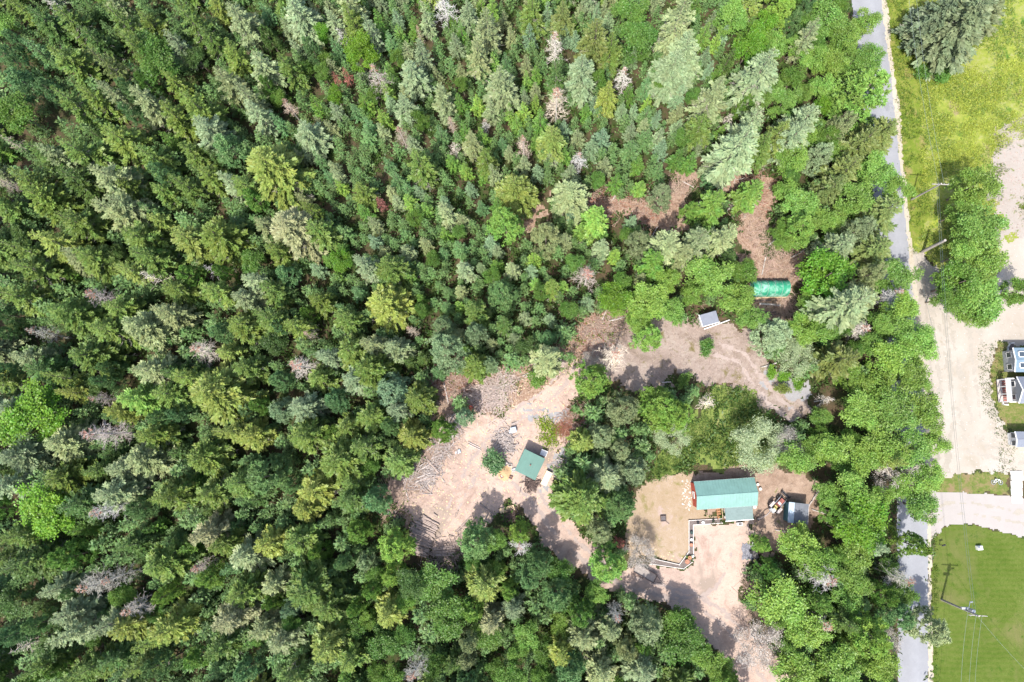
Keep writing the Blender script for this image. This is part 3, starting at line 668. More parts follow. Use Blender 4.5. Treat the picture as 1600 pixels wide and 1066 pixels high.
# fenced planting strip of white boards round the yard
OUT = [(1128, 817.2), (1083, 820), (1083, 877), (1068, 888.5), (1016.5, 881)]
INN = [(1126, 810.5), (1076, 813.3), (1076, 861.7), (1061, 882), (1017, 872)]
org = at(1080, 840); bed = tag(empty('planting_bed', org), 'long bent planting bed between white boards edging the sandy yard', 'planting bed')
for path, hh in ((INN, .30), (OUT, .22)):
    for A, B in zip(path[:-1], path[1:]):
        p0, p1 = at(*A) - org, at(*B) - org; d = p1 - p0; m = MB(); m.box((p0 + p1) / 2 + Vector((0, 0, hh / 2)), (d.length + .06, .085, hh), math.atan2(d.y, d.x)); m.build('board', M['weathered_white'], bed)
    for A in path:
        p0 = at(*A) - org; m = MB(); m.box(p0 + Vector((0, 0, hh / 2 + .06)), (.13, .13, hh + .08)); m.build('post', M['weathered_white'], bed)
m = MB()
for i in range(4):
    P = [at(*INN[i]) - org, at(*INN[i + 1]) - org, at(*OUT[i + 1]) - org, at(*OUT[i]) - org]
    if (P[1] - P[0]).cross(P[2] - P[0]).z < 0: P = P[::-1]
    m.add([(q.x, q.y, .13) for q in P], [(0, 1, 2, 3)])
m.build('soil', M['soil'], bed)
for k, (x, y, mt, r, lab) in enumerate([(1090, 816, 'black', .2, 'black flower pot near the corner of the planting bed'), (1098, 816.5, 'white', .22, 'white flower pot in the cabin side of the planting bed'),
        (1114, 813.5, 'black', .2, 'black flower pot nearest the porch steps in the planting bed'), (1080, 832, 'dark_wall', .22, 'dark green pot in the long arm of the planting bed'),
        (1080, 843, 'weathered_white', .2, 'off-white pot halfway along the long arm of the planting bed'), (1079.5, 851, 'terracotta', .26, 'terracotta pot halfway along the long arm of the planting bed'),
        (1073, 877, 'terracotta', .34, 'big terracotta pot at the bend of the planting bed'), (1077, 871, 'orange_wood', .28, 'orange brown pot just inside the bend of the planting bed'),
        (1082, 869, 'white', .2, 'white pot on the outer board at the bend of the planting bed')]):
    o = tag(empty('flower_pot', at(x, y, .13)), lab, 'flower pot', 'pots in the planting bed')
    m = MB(); m.tube((0, 0, 0), (0, 0, r * 1.5), r * .75, r, 12); m.build('pot', M[mt], o)
    m = MB(); m.torus((0, 0, r * 1.5), r, .03, (0, 0, 1), 12, 5); m.build('rim', M[mt], o)

# fire pit box on the dry lawn
o = tag(empty('fire_pit', at(1036, 810), .05), 'small square dark fire pit box on the dry lawn', 'fire pit')
for sx, sy, dx, dy in ((-1, 0, .08, .86), (1, 0, .08, .86), (0, -1, .7, .08), (0, 1, .7, .08)):
    m = MB(); m.box((sx * .39, sy * .39, .2), (dx, dy, .4)); m.build('side', M['dark_wood'], o)
m = MB(); m.box((0, 0, .18), (.68, .68, .2)); m.build('ash', M['dark_steel'], o)
m = MB(); m.box((.62, -.62, .05), (.7, .12, .1), -.75); m.build('poker_rack', M['dark_wood'], o)

# ------------------------------------------------------------------ vehicles and tools
def wheel(parent, c_, R, w, axis, rimm='steel'):
    o = MB(); ax = Vector(axis).normalized(); c_ = Vector(c_)
    o.torus(c_, R - w * .45, w * .5, ax, 18, 8); t = o.build('wheel', M['black'], parent)
    for p_ in t.data.polygons: p_.use_smooth = True
    r = MB(); r.tube(c_ - ax * w * .32, c_ + ax * w * .32, R * .62, R * .62, 14); r.build('rim', M[rimm], t); return t

# flat trailer with its drawbar
A = [at(988.5, 892), at(1020, 909.5), at(1026.5, 897.5), at(1011, 886)]
ax_ = (A[1] - A[0]).normalized(); ang = math.atan2(ax_.y, ax_.x); cen = (A[0] + A[1]) / 2 + (A[2] - A[1]) * .5
tr = tag(empty('trailer', cen, ang), 'small flat utility trailer with low sides on the sandy yard', 'trailer')
tl, tw = (A[1] - A[0]).length, (A[2] - A[1]).length
m = MB(); m.box((0, 0, .52), (tl, tw, .08)); m.build('bed', M['trailer_bed'], tr)
for sy in (-1, 1):
    m = MB(); m.box((0 if sy < 0 else tl * .2, sy * tw / 2, .68), (tl if sy < 0 else tl * .55, .09, .3)); m.build('side_rail', M['dark_wood'], tr)
m = MB(); m.box((tl / 2, 0, .62), (.09, tw, .2)); m.build('front_rail', M['dark_wood'], tr)
for sy in (-1, 1):
    m = MB(); m.tube((tl / 2, sy * tw * .4, .45), (tl / 2 + 1.25, 0, .42), .05, .05, 6); m.build('drawbar', M['dark_steel'], tr)
m = MB(); m.tube((tl / 2 + 1.2, 0, .42), (tl / 2 + 1.6, 0, .42), .06, .05, 8); m.build('coupler', M['dark_steel'], tr)
m = MB(); m.tube((tl / 2 + 1.15, .05, 0), (tl / 2 + 1.15, .05, .75), .035, .035, 8); m.build('jack', M['dark_steel'], tr)
for sy in (-1, 1): wheel(tr, (-.2, sy * (tw / 2 + .14), .3), .3, .18, (0, 1, 0))
o = tag(empty('spare_tyre', at(984, 884.5), .3), 'black tyre leaning on edge behind the flat trailer', 'tyre')
wheel(o, (0, 0, .34), .36, .22, (1, .25, .12), 'dark_steel')

# tractor with backhoe
p0, p1 = at(1203, 797), at(1223, 776); ang = math.atan2((p1 - p0).y, (p1 - p0).x)
tk = tag(empty('tractor', (p0 + p1) / 2, ang), 'old faded red tractor with front bucket and long rear boom by grey shed', 'tractor')
m = MB(); m.box((.35, 0, .95), (1.3, .62, .5)); m.box((.85, 0, .8), (.3, .58, .5)); m.build('bonnet', M['rust_red'], tk)
m = MB(); m.box((-.05, 0, .55), (2.6, .42, .3)); m.build('chassis', M['dark_steel'], tk)
m = MB(); m.box((-.65, 0, .95), (.5, .5, .12)); m.box((-.9, 0, 1.2), (.1, .5, .5)); m.build('seat', M['yellow'], tk)
m = MB(); m.torus((-.28, 0, 1.3), .19, .025, (.4, 0, 1), 14, 5); m.tube((-.05, 0, 1.05), (-.28, 0, 1.3), .03); m.build('steering_wheel', M['black'], tk)
for sy in (-1, 1):
    wheel(tk, (-.7, sy * .75, .62), .62, .34, (0, 1, 0), 'weathered_white'); wheel(tk, (.85, sy * .62, .38), .38, .24, (0, 1, 0), 'weathered_white')
    m = MB(); m.box((-.7, sy * .72, 1.28), (.95, .42, .06)); m.box((-1.15, sy * .72, 1.12), (.06, .42, .32)); m.build('mudguard', M['grey_wood'], tk)
    m = MB(); m.tube((-.2, sy * .5, 1.1), (1.0, sy * .5, .95), .06); m.tube((1.0, sy * .5, .95), (1.55, sy * .5, .4), .06); m.build('loader_arm', M['steel'], tk)
m = MB(); m.box((1.75, 0, .32), (.08, 1.5, .55)); m.box((1.95, 0, .07), (.45, 1.5, .06)); m.box((1.95, .74, .3), (.45, .05, .5)); m.box((1.95, -.74, .3), (.45, .05, .5)); m.build('front_bucket', M['dark_steel'], tk)
m = MB(); m.box((-1.35, 0, .75), (.5, .9, .45)); m.box((-1.3, .0, 1.05), (.3, .8, .2)); m.build('backhoe_frame', M['grey_wall'], tk)
m = MB(); m.tube((-1.55, .1, .9), (-2.6, .25, 1.35), .09, .08, 6); m.tube((-2.6, .25, 1.35), (-3.7, .4, .55), .08, .07, 6); m.build('boom', M['grey_wood'], tk)
m = MB(); m.box((-3.8, .42, .3), (.34, .4, .5)); m.build('digging_bucket', M['dark_steel'], tk)
m = MB(); m.tube((.5, .12, 1.2), (.5, .12, 1.75), .04); m.build('exhaust_pipe', M['dark_steel'], tk)
m = MB(); m.box((-1.2, -.1, 1.2), (.45, .5, .12)); m.box((.15, 0, 1.22), (.35, .5, .08)); m.build('cover_plate', M['weathered_white'], tk)

# small wheeled cart with yellow rims and a white tank beside the drive
cart = tag(empty('garden_cart', at(1178, 865), 1.9), 'black wheeled cart with pale yellow wheel rim half under a tree', 'cart')
m = MB(); m.box((0, 0, .45), (1.4, .7, .1)); m.box((0, .36, .6), (1.4, .05, .3)); m.box((0, -.36, .6), (1.4, .05, .3)); m.build('tray', M['dark_steel'], cart)
for sx in (-.95,): wheel(cart, (sx, .35, .42), .42, .22, (.25, .15, 1), 'yellow')
wheel(cart, (.45, .48, .32), .32, .2, (0, 1, 0), 'dark_steel'); wheel(cart, (.45, -.48, .32), .32, .2, (0, 1, 0), 'dark_steel')
m = MB(); m.tube((.7, 0, .45), (1.7, .1, .6), .035); m.tube((1.7, -.2, .6), (1.7, .4, .6), .03); m.build('handle', M['dark_steel'], cart)
o = tag(empty('gas_cylinder', at(1174.5, 849), .2), 'white gas cylinder with dark valve beside the yard edge', 'gas cylinder')
m = MB(); m.tube((0, 0, .05), (0, 0, .85), .26, .26, 14); m.tube((0, 0, .85), (0, 0, 1.0), .26, .1, 14); m.build('body', M['white'], o)
m = MB(); m.tube((0, 0, .95), (0, 0, 1.15), .12, .12, 10); m.build('valve', M['black'], o)
m = MB(); m.torus((0, 0, .06), .24, .04, (0, 0, 1), 14, 5); m.build('foot_ring', M['black'], o)
o = tag(empty('plastic_sheet', at(1168.5, 862)), 'crumpled grey plastic sheet on sand beside the black cart', 'plastic sheet')
nn = 13; V = [((i - 6) * .15 * (1 + .1 * math.sin(j)), (j - 6) * .2 * (1 + .1 * math.cos(i * 1.3)), .05 + .12 * rnd.random()) for i in range(nn) for j in range(nn)]
m = MB(); m.add(V, [(i * nn + j, (i + 1) * nn + j, (i + 1) * nn + j + 1, i * nn + j + 1) for i in range(nn - 1) for j in range(nn - 1)]); m.build('sheet', M['grey_sheet'], o)

# red log splitter at the top of the log yard
o = tag(empty('log_splitter', at(733, 641), .9), 'small bright red log splitter beside the brush pile', 'log splitter')
m = MB(); m.box((0, 0, .55), (1.7, .2, .2)); m.box((-.3, 0, .8), (.6, .18, .2)); m.build('beam', M['bright_red'], o)
m = MB(); m.box((.45, .32, .62), (.5, .4, .4)); m.build('engine', M['bright_red'], o)
m = MB(); m.box((.45, .32, .86), (.3, .25, .1)); m.build('air_filter', M['black'], o)
m = MB(); m.box((.4, -.28, .6), (.6, .3, .35)); m.build('oil_tank', M['bright_red'], o)
m = MB(); m.add([(-.8, -.1, .65), (-.8, .1, .65), (-.6, 0, .65), (-.8, -.1, .95), (-.8, .1, .95), (-.6, 0, .95)], [(2, 1, 0), (3, 4, 5), (0, 1, 4, 3), (1, 2, 5, 4), (2, 0, 3, 5)]); m.build('wedge', M['dark_steel'], o)
for sy in (-1, 1): wheel(o, (.4, sy * .58, .25), .25, .14, (0, 1, 0))
m = MB(); m.tube((-.85, 0, .5), (-1.3, 0, .35), .04); m.build('tow_bar', M['dark_steel'], o)

o = tag(empty('camp_table', at(802.5, 672), .25), 'pale grey folding table beside the shrub behind the green-roofed shed', 'table')
m = MB(); m.box((0, 0, .7), (.9, .85, .05)); m.box((-.62, -.1, .4), (.35, .5, .05)); m.build('top', M['pale_panel'], o)
for sx in (-.38, .38):
    for sy in (-.36, .36):
        m = MB(); m.box((sx, sy, .34), (.05, .05, .68)); m.build('leg', M['steel'], o)
o = tag(empty('tarp_bundle', at(717, 707), .4), 'bundled pale blue and black tarp in the middle of the log yard', 'tarp')
for k in range(5):
    m = MB(); m.box((rnd.uniform(-.3, .3), rnd.uniform(-.25, .25), .1 + .05 * k), (.55, .3, .12), rnd.uniform(0, 3)); m.build('fold', M[('blue_cloth', 'black', 'white', 'blue_cloth', 'grey_sheet')[k]], o)

# bicycle lying on the grass strip
o = tag(empty('bicycle', at(1557, 753), -.03), 'white bicycle lying on its side on the grass strip', 'bicycle')
for x in (-.53, .53):
    m = MB(); m.torus((x, -.08, .12), .33, .035, (.05, .1, 1), 20, 6); w_ = m.build('wheel', M['steel'], o)
    m = MB()
    for k in range(8): m.tube((x, -.08, .12), (x + .32 * math.cos(k * .785), -.08 + .32 * math.sin(k * .785), .12), .008, .008, 4)
    m.build('spokes', M['steel'], w_)
m = MB(); B0, B1, B2, B3, B4 = (-.53, -.08, .14), (-.1, -.06, .16), (-.18, .42, .16), (.36, .38, .16), (.53, -.08, .14)
for q0, q1 in ((B0, B1), (B0, B2), (B1, B2), (B1, B3), (B2, B3), (B3, B4)): m.tube(q0, q1, .035, .035, 6)
m.build('frame', M['white'], o)
m = MB(); m.box((-.2, .52, .18), (.28, .12, .12)); m.build('saddle', M['black'], o)
m = MB(); m.tube((.34, .45, .05), (.34, .5, .55), .025); m.tube((.36, .38, .16), (.34, .48, .25), .025); m.build('handlebar', M['black'], o)
m = MB(); m.torus((-.1, -.06, .2), .1, .015, (0, 0, 1), 12, 5); m.build('chainring', M['dark_steel'], o)

# little cabinet on the lawn
o = tag(empty('utility_box', at(1528, 855.5), .1), 'small white box with dark grey lid corner on the mown lawn', 'utility box')
m = MB(); m.box((0, 0, .3), (.75, .6, .6)); m.build('body', M['white'], o)
m = MB(); m.box((-.16, .12, .62), (.4, .34, .05)); m.build('lid', M['grey_roof'], o)
o = tag(empty('mailbox', at(1467, 851), .3), 'dark mailbox on a leaning post at the lawn corner by the road', 'mailbox')
m = MB(); m.tube((0, 0, 0), (.1, .05, 1.0), .05, .05, 6); m.build('post', M['dark_wood'], o)
m = MB(); m.box((.12, .05, 1.12), (.5, .2, .22)); m.build('box', M['black'], o)

# ------------------------------------------------------------------ utility poles and wires
def pole(bx, by, tx, ty, h, label, r=.16, arm=True, tf=False):
    b = at(bx, by); t = at(tx, ty, h); o = tag(empty('utility_pole', b), label, 'utility pole'); d = t - b
    m = MB(); m.tube((0, 0, -.3), d, r, r * .68, 10); m.build('shaft', M['pole_wood'], o)
    if arm:
        m = MB(); m.box(d + Vector((0, 0, -.35)), (2.4, .1, .12), -.05); m.build('crossarm', M['pole_wood'], o)
        for sx in (-1.1, -.35, .45, 1.1):
            m = MB(); q = d + Vector((sx, 0, -.2)); m.tube(q, q + Vector((0, 0, .18)), .05, .035, 8); m.build('insulator', M['steel'], o)
    if tf:
        q = d * .86; m = MB(); m.tube(q + Vector((.1, .32, -.9)), q + Vector((.1, .32, .0)), .24, .24, 12); m.build('transformer', M['steel'], o)
        q = d * .66; m = MB(); m.box(q + Vector((-.1, .28, 0)), (.9, .3, .3)); m.build('junction_box', M['grey_wall'], o)
        m = MB(); m.tube(d * .72, d * .66 + Vector((.7, 1.1, 0)), .05, .04, 6); m.tube(d * .66 + Vector((.7, 1.1, 0)), d * .66 + Vector((1.1, 1.15, -.05)), .13, .1, 8); m.build('street_lamp_arm', M['steel'], o)
    return b, t
pa_b, pa_t = pole(1471, 937, 1530, 963, 9.6, 'tall utility pole with transformer standing at the mown lawn edge', .17, True, True)
pb_b, pb_t = pole(1424, 312, 1471, 287, 9.6, 'utility pole with crossarm on the verge above the gravel lot', .15, True)
pc_b, pc_t = pole(1442, 393, 1477, 375.5, 6.5, 'thick pale stub pole leaning beside the dark tree at the lot corner', .27, False)
def wire(p, q, sag, label, r=.022, mt='wire'):
    pts = []
    for k in range(25):
        t = k / 24; v = Vector(p).lerp(Vector(q), t); v.z -= sag * 4 * t * (1 - t); pts.append(v)
    m = MB(); m.path(pts, r, 4); tag(m.build('power_line', M[mt]), label, 'wire', 'wires between the utility poles')
aoff = lambda t, s, z=-.1: t + Vector((s, 0, z))
far_up = at(1418, -60, 9.6); far_dn = at(1522, 1140, 9.6)
wire(aoff(pa_t, -.35), aoff(pb_t, -.35), 1.0, 'overhead wire from lawn pole to verge pole, the left one', .016, 'dark_wire')
wire(pa_t * .86 + Vector((0, 0, 0)) + pa_b * .14, pb_t * .85 + pb_b * .15, .9, 'lower overhead wire from lawn pole to verge pole', .016, 'dark_wire')
wire(aoff(pb_t, -.35), aoff(far_up, -.3), .8, 'overhead wire running up from the verge pole, left of two', .014)
wire(aoff(pb_t, .45), aoff(far_up, .9), .8, 'overhead wire running up from the verge pole, right of two', .014)
wire(pa_t.lerp(pa_b, .28), at(1500, 1140, 7.0), .5, 'thick overhead wire running down from the lawn pole, leftmost of three', .014)
wire(aoff(pa_t, -.35), at(1513, 1140, 9.3), .5, 'overhead wire running down from the lawn pole, middle of three', .012)
wire(aoff(pa_t, .45), at(1522, 1140, 9.4), .5, 'overhead wire running down from the lawn pole, rightmost of three', .012)
wire(pa_t + Vector((0, 0, -.6)), at(1640, 1085, 4), .8, 'service wire slanting down right from the lawn pole', .012)
wire(at(1432, 400, 5.5), at(1470, 560, 6.4), .3, 'thin wire crossing the gravel lot from the stub pole', .018, 'dark_wire')

# ------------------------------------------------------------------ tree kinds: each variant is a crown mesh and a trunk mesh, shared by its copies
def trunk_mesh(h, r, seed, mt, lean=0.0, top=.35, n=8):
    rg = np.random.default_rng(seed); m = MB(); p = Vector((0, 0, -.2)); K = 6
    for k in range(K):
        q = Vector((lean * ((k + 1) / K) ** 2 * h + rg.normal(0, .03), rg.normal(0, .03), h * (k + 1) / K))
        m.tube(p, q, r * (1 - (1 - top) * k / K), r * (1 - (1 - top) * (k + 1) / K), n, False); p = q
    return m.mesh('trunk', M[mt])

def conifer(seed, h, r, whorls, per, twig, gap=0.0, droop=.25, base=.1, upsweep=.35, power=.8, fullness=1.0, lump=.25):
    """spruce and fir: whorls of flat sprays, each a branch axis with forward-pointing twigs"""
    rg = np.random.default_rng(seed); Q = []; T = []
    for w in range(whorls):
        t = (w + rg.uniform(-.3, .3)) / whorls; t = min(max(t, 0.0), .99)
        z = h * (base + (1 - base) * t); prof = (1 - t) ** power
        if t < .12: prof *= .75
        nb = max(3, int(round(per * (.65 + .5 * prof)))); a0 = rg.uniform(0, 6.28)
        for b_ in range(nb):
            if rg.random() < gap: continue
            a = a0 + 6.283 * b_ / nb + rg.normal(0, .22); L = (r * prof + .12) * rg.uniform(1 - lump * 1.3, 1 + lump * .7)
            up = upsweep * t - droop * (1 - t) + rg.normal(0, .08)
            d = np.array([math.cos(a), math.sin(a), up]); d /= np.linalg.norm(d); sidev = np.array([-math.sin(a), math.cos(a), 0.0])
            ns = max(2, int(L / (twig * .55) * fullness)); s = (np.arange(ns) + rg.random(ns)) / ns * .88 + .12
            sag = -.10 * L * s ** 2 + .05 * L * s ** 4
            pts = np.array([0, 0, z]) + d * (s * L)[:, None]; pts[:, 2] += sag
            wdt = (.18 + .42 * np.sin(np.clip(s, 0, 1) * 2.6)) * L * .62
            bt = rg.random(3)
            for sg in (-1, 1, 0):
                dd = d * (.75 + .35 * s[:, None]) + sidev * (sg * rg.uniform(.55, 1.0, ns))[:, None] + rg.normal(0, .16, (ns, 3)); dd[:, 2] += rg.normal(.05, .22, ns)
                ln = np.clip(wdt * rg.uniform(.6, 1.2, ns), twig * .8, twig * 2.6)
                Q.append(diamonds(pts + rg.normal(0, .03, (ns, 3)), dd, ln, ln * rg.uniform(.34, .5, ns), rg, .55))
                tt = np.clip(rg.normal(.5, .18, (ns, 3)) + (bt - .5) * .5, 0, 1); T.append(tt)
    # leader
    k = 8; Q.append(diamonds(np.tile([0, 0, h * .96], (k, 1)), rg.normal(0, .5, (k, 3)) + [0, 0, 1.2], np.full(k, twig * 1.4), np.full(k, twig * .5), rg)); T.append(rg.random((k, 3)))
    return np.concatenate(Q), np.concatenate(T)

def pine(seed, h, r, nb=46, tuft=.42):
    """white pine: upswept limbs ending in brushes of long soft needles"""
    rg = np.random.default_rng(seed); Q = []; T = []
    for b_ in range(nb):
        t = (b_ + rg.random()) / nb; z = h * (.25 + .73 * t); a = b_ * 2.4 + rg.normal(0, .4)
        L = r * (1 - t) ** .6 * rg.uniform(.6, 1.12) + .35; up = .15 + .5 * t
        d = np.array([math.cos(a), math.sin(a), up]); sidev = np.array([-math.sin(a), math.cos(a), 0]); k = int(5 + L * 5)
        s = rg.uniform(.3, 1.0, k) ** .6; c_ = np.array([0, 0, z]) + d * (s * L)[:, None] + sidev * (rg.normal(0, .24, k) * L * (1.15 - s * .5))[:, None]; c_[:, 2] += rg.normal(0, .2, k)
        bt = rg.random(3)
        for c0 in c_:
            n = 20; dd = rg.normal(0, 1, (n, 3)) * [1, 1, .7] + d * .5 + [0, 0, .45]; ln = rg.uniform(.6, 1.15, n) * tuft
            Q.append(diamonds(np.tile(c0, (n, 1)), dd, ln, ln * .26, rg, .9)); T.append(np.clip(rg.normal(.5, .2, (n, 3)) + (bt - .5) * .5, 0, 1))
    return np.concatenate(Q), np.concatenate(T)

def broadleaf(seed, h, r, lobes=9, leaf=.3, dens=1.0, zlow=.35):
    rg = np.random.default_rng(seed); Q = []; T = []; top = h
    cz = h * (zlow + 1) / 2; rz = h * (1 - zlow) / 2
    for l in range(lobes):
        if l == 0: c0 = np.array([0, 0, cz + rz * .35]); R = r * .55
        else:
            a = l * 2.4 + rg.normal(0, .3); rr = r * rg.uniform(.35, .78); zz = cz + rz * rg.uniform(-.75, .55)
            c0 = np.array([rr * math.cos(a), rr * math.sin(a), zz]); R = r * rg.uniform(.22, .42)
        bt = rg.random(3); nc = int(12 * dens)
        for k in range(nc):
            v = rg.normal(0, 1, 3); v[2] = abs(v[2]) * .8 - .15; v /= np.linalg.norm(v); cc = c0 + v * [R, R, R * .75] * rg.uniform(.65, 1.08)
            n = int(44 * dens); sp = R * .15 + .13
            p = cc + rg.normal(0, 1, (n, 3)) * [sp, sp, sp * .5]
            dd = rg.normal(0, 1, (n, 3)) * [1, 1, .45] + v * .4; ln = rg.uniform(.7, 1.25, n) * leaf
            Q.append(diamonds(p, dd, ln, ln * rg.uniform(.55, .8, n), rg, .55)); ct = rg.random(3)
            T.append(np.clip(rg.normal(.5, .15, (n, 3)) + (bt - .5) * .35 + (ct - .5) * .35, 0, 1))
    return np.concatenate(Q), np.concatenate(T)

def sticks(P0, P1, w, rg):
    """thin crossed blades between two points: bare twigs"""
    d = unit(P1 - P0); a = unit(np.cross(d, rg.normal(0, 1, d.shape))); b = np.cross(d, a); w = w[:, None] * .5; Q = []
    for s in (a, b): Q.append(np.stack([P0 - s * w, P0 + s * w, P1 + s * w * .4, P1 - s * w * .4], 1))
    return np.concatenate(Q)

def dead_conifer(seed, h, r, whorls=13, per=6, lace=9, base=.3, fuzz=0, thick=.05, keep=1.0):
    rg = np.random.default_rng(seed); Q = []; T = []
    for w in range(whorls):
        t = (w + rg.random()) / whorls; z = h * (base + (1 - base) * t); a0 = rg.uniform(0, 6.28)
        for b_ in range(per):
            if rg.random() > keep: continue
            a = a0 + 6.283 * b_ / per + rg.normal(0, .3); L = (r * (1 - t) ** .75 + .15) * rg.uniform(.5, 1.15); d = np.array([math.cos(a), math.sin(a), .3 * t - .12 + rg.normal(0, .1)])
            A = np.array([[0, 0, z]]); B = A + d * L; Q.append(sticks(A, B, np.array([thick]), rg)); T.append(np.full((2, 3), .35 + .3 * rg.random()))
            n = max(2, int(lace * L)); s = rg.uniform(.2, 1, n); p = A + d * (s * L)[:, None]; sv = np.array([-math.sin(a), math.cos(a), 0])
            dd = d * .7 + sv * (rg.choice([-1, 1], n) * rg.uniform(.5, 1, n))[:, None] + rg.normal(0, .25, (n, 3)); ln = rg.uniform(.25, .7, n) * min(1, L * .7 + .2)
            e = p + unit(dd) * ln[:, None]; Q.append(sticks(p, e, np.full(n, thick * .75), rg)); T.append(np.clip(rg.normal(.5, .2, (2 * n, 3)), 0, 1))
            n2 = n * 2; k = rg.integers(0, n, n2); p2 = p[k] + (e[k] - p[k]) * rg.uniform(.3, 1, n2)[:, None]; d2 = unit(dd[k] + rg.normal(0, .6, (n2, 3)))
            Q.append(sticks(p2, p2 + d2 * rg.uniform(.12, .32, n2)[:, None], np.full(n2, thick * .6), rg)); T.append(np.clip(rg.normal(.55, .2, (2 * n2, 3)), 0, 1))
            if fuzz:
                n3 = int(fuzz * L) + 1; p3 = A + d * (rg.uniform(.2, 1, n3) * L)[:, None] + rg.normal(0, .12, (n3, 3)); ln3 = rg.uniform(.15, .35, n3)
                Q.append(diamonds(p3, rg.normal(0, 1, (n3, 3)), ln3, ln3 * .4, rg, .8)); T.append(np.clip(rg.normal(.5, .2, (n3, 3)), 0, 1))
    return np.concatenate(Q), np.concatenate(T)

def bare_broadleaf(seed, h, r, leaves=0):
    rg = np.random.default_rng(seed); Q = []; T = []; tips = []
    def grow(p, d, L, w, lev):
        q = p + d * L; m_ = (p + q) / 2 + rg.normal(0, .06 * L, 3)
        for A, B, ww in ((p, m_, w), (m_, q, w * .8)): Q.append(sticks(A[None], B[None], np.array([ww]), rg)); T.append(np.full((2, 3), rg.uniform(.3, .7)))
        if lev >= 5: tips.append(q); return
        for k in range(3 if lev < 4 else 4):
            nd = d + rg.normal(0, .55, 3); nd[2] += .1; nd /= np.linalg.norm(nd); grow(q if k else m_, nd, L * rg.uniform(.58, .85), max(w * .62, .028), lev + 1)
    for k in range(6):
        a = k * 1.05 + rg.normal(0, .25); d = np.array([math.cos(a) * .8, math.sin(a) * .8, .62]); grow(np.array([0, 0, h * rg.uniform(.3, .55)]), d / np.linalg.norm(d), r * .42, .11, 1)
    if leaves:
        tp = np.array(tips); k = rg.integers(0, len(tp), leaves); p = tp[k] + rg.normal(0, .25, (leaves, 3)); ln = rg.uniform(.10, .22, leaves)
        LQ = diamonds(p, rg.normal(0, 1, (leaves, 3)) * [1, 1, .5], ln, ln * .45, rg, .9)
        return np.concatenate(Q), np.concatenate(T), LQ
    return np.concatenate(Q), np.concatenate(T), None

# kind -> list of (crown mesh, trunk mesh, h, r, extra)
KIND = {}
KIND['S'] = [(quads('crown', *(lambda q: (q[0], M['needle'], q[1]))(conifer(100 + k, 13, 3.0, 18, 9, .33, .06, .28, .16, .45, .72 + .08 * (k % 3), 1.15, .36))), trunk_mesh(12.8, .2, k, 'bark', top=.1), 13, 3.0) for k in range(8)]
KIND['G'] = [(quads('crown', *(lambda q: (q[0], M['needle'], q[1]))(conifer(150 + k, 14, 4.4, 20, 12, .34, .06, .25, .10, .4, .75, 1.05, .36))), trunk_mesh(13.8, .26, 30 + k, 'bark', top=.1), 14, 4.4) for k in range(4)]
def boughs(seed, h, r):
    q, t = dead_conifer(seed, h * .62, r * .98, 9, 6, 5, .22, 0, .04, .62); q[..., 2] = np.maximum(q[..., 2], .3); return quads('dead_boughs', q, M['twig'], t)
KIND['S'] = [v + (boughs(1500 + k, v[2], v[3]),) for k, v in enumerate(KIND['S'])]; KIND['G'] = [v + (boughs(1520 + k, v[2], v[3]),) for k, v in enumerate(KIND['G'])]
KIND['N'] = [(quads('crown', *(lambda q: (q[0], M['needle'], q[1]))(conifer(200 + k, 14, 2.0, 22, 7, .29, .08, .3, .15, .5, .6, 1.0, .4))), trunk_mesh(13.8, .18, 20 + k, 'bark', top=.1), 14, 2.0) for k in range(6)]
KIND['N'] = [v + (boughs(1540 + k, v[2], v[3] * 1.15),) for k, v in enumerate(KIND['N'])]
KIND['F'] = [(quads('crown', *(lambda q: (q[0], M['needle'], q[1]))(conifer(300 + k, 6, 1.25, 14, 7, .21, .03, .05, .06, .6, .85, 1.0, .25))), trunk_mesh(5.8, .09, 40 + k, 'bark', top=.15), 6, 1.25) for k in range(8)]
KIND['P'] = [(quads('crown', *(lambda q: (q[0], M['needle'], q[1]))(pine(400 + k, 11, 2.8, 46, .38))), trunk_mesh(10.6, .2, 60 + k, 'bark', top=.2), 11, 2.8) for k in range(6)]
KIND['D'] = [(quads('crown', *(lambda q: (q[0], M['leaf'], q[1]))(broadleaf(500 + k, 9, 2.9, 13 + k % 3, .25, 1.0, .35))), trunk_mesh(7.5, .17, 80 + k, 'bark', top=.25), 9, 2.9) for k in range(8)]
KIND['H'] = [(quads('crown', *(lambda q: (q[0], M['leaf'], q[1]))(broadleaf(600 + k, 1.8, 1.1, 6, .20, .7, .1))), trunk_mesh(1.2, .05, 90 + k, 'bark'), 1.8, 1.1) for k in range(4)]
KIND['X'] = [(quads('crown', *(lambda q: (q[0], M['twig'], q[1]))(dead_conifer(700 + k, 11, 2.1, 13 - k % 3, 6, 5 + k % 3, .30 + .05 * (k % 3), 0, .042, .82))), trunk_mesh(11, .17, 100 + k, 'pale_bark', top=.12), 11, 2.1) for k in range(5)]
KIND['X'] = [v + (quads('needles', *(lambda q: (q[0][q[0][:, 0, 2] > 9.3], M['needle'], q[1][q[0][:, 0, 2] > 9.3]))(conifer(750 + k, 11.1, 1.9, 17, 7, .22, .15, .1, .3, .5, .75, .8, .3))),) for k, v in enumerate(KIND['X'])]
KIND['W'] = [(quads('crown', *(lambda q: (q[0], M['twig'], q[1]))(dead_conifer(800 + k, 9, 1.8, 8, 5, 4, .3, 0, .055, .75))), trunk_mesh(9.4, .15, 120 + k, 'pale_bark', .04, top=.15), 9, 1.8) for k in range(5)]
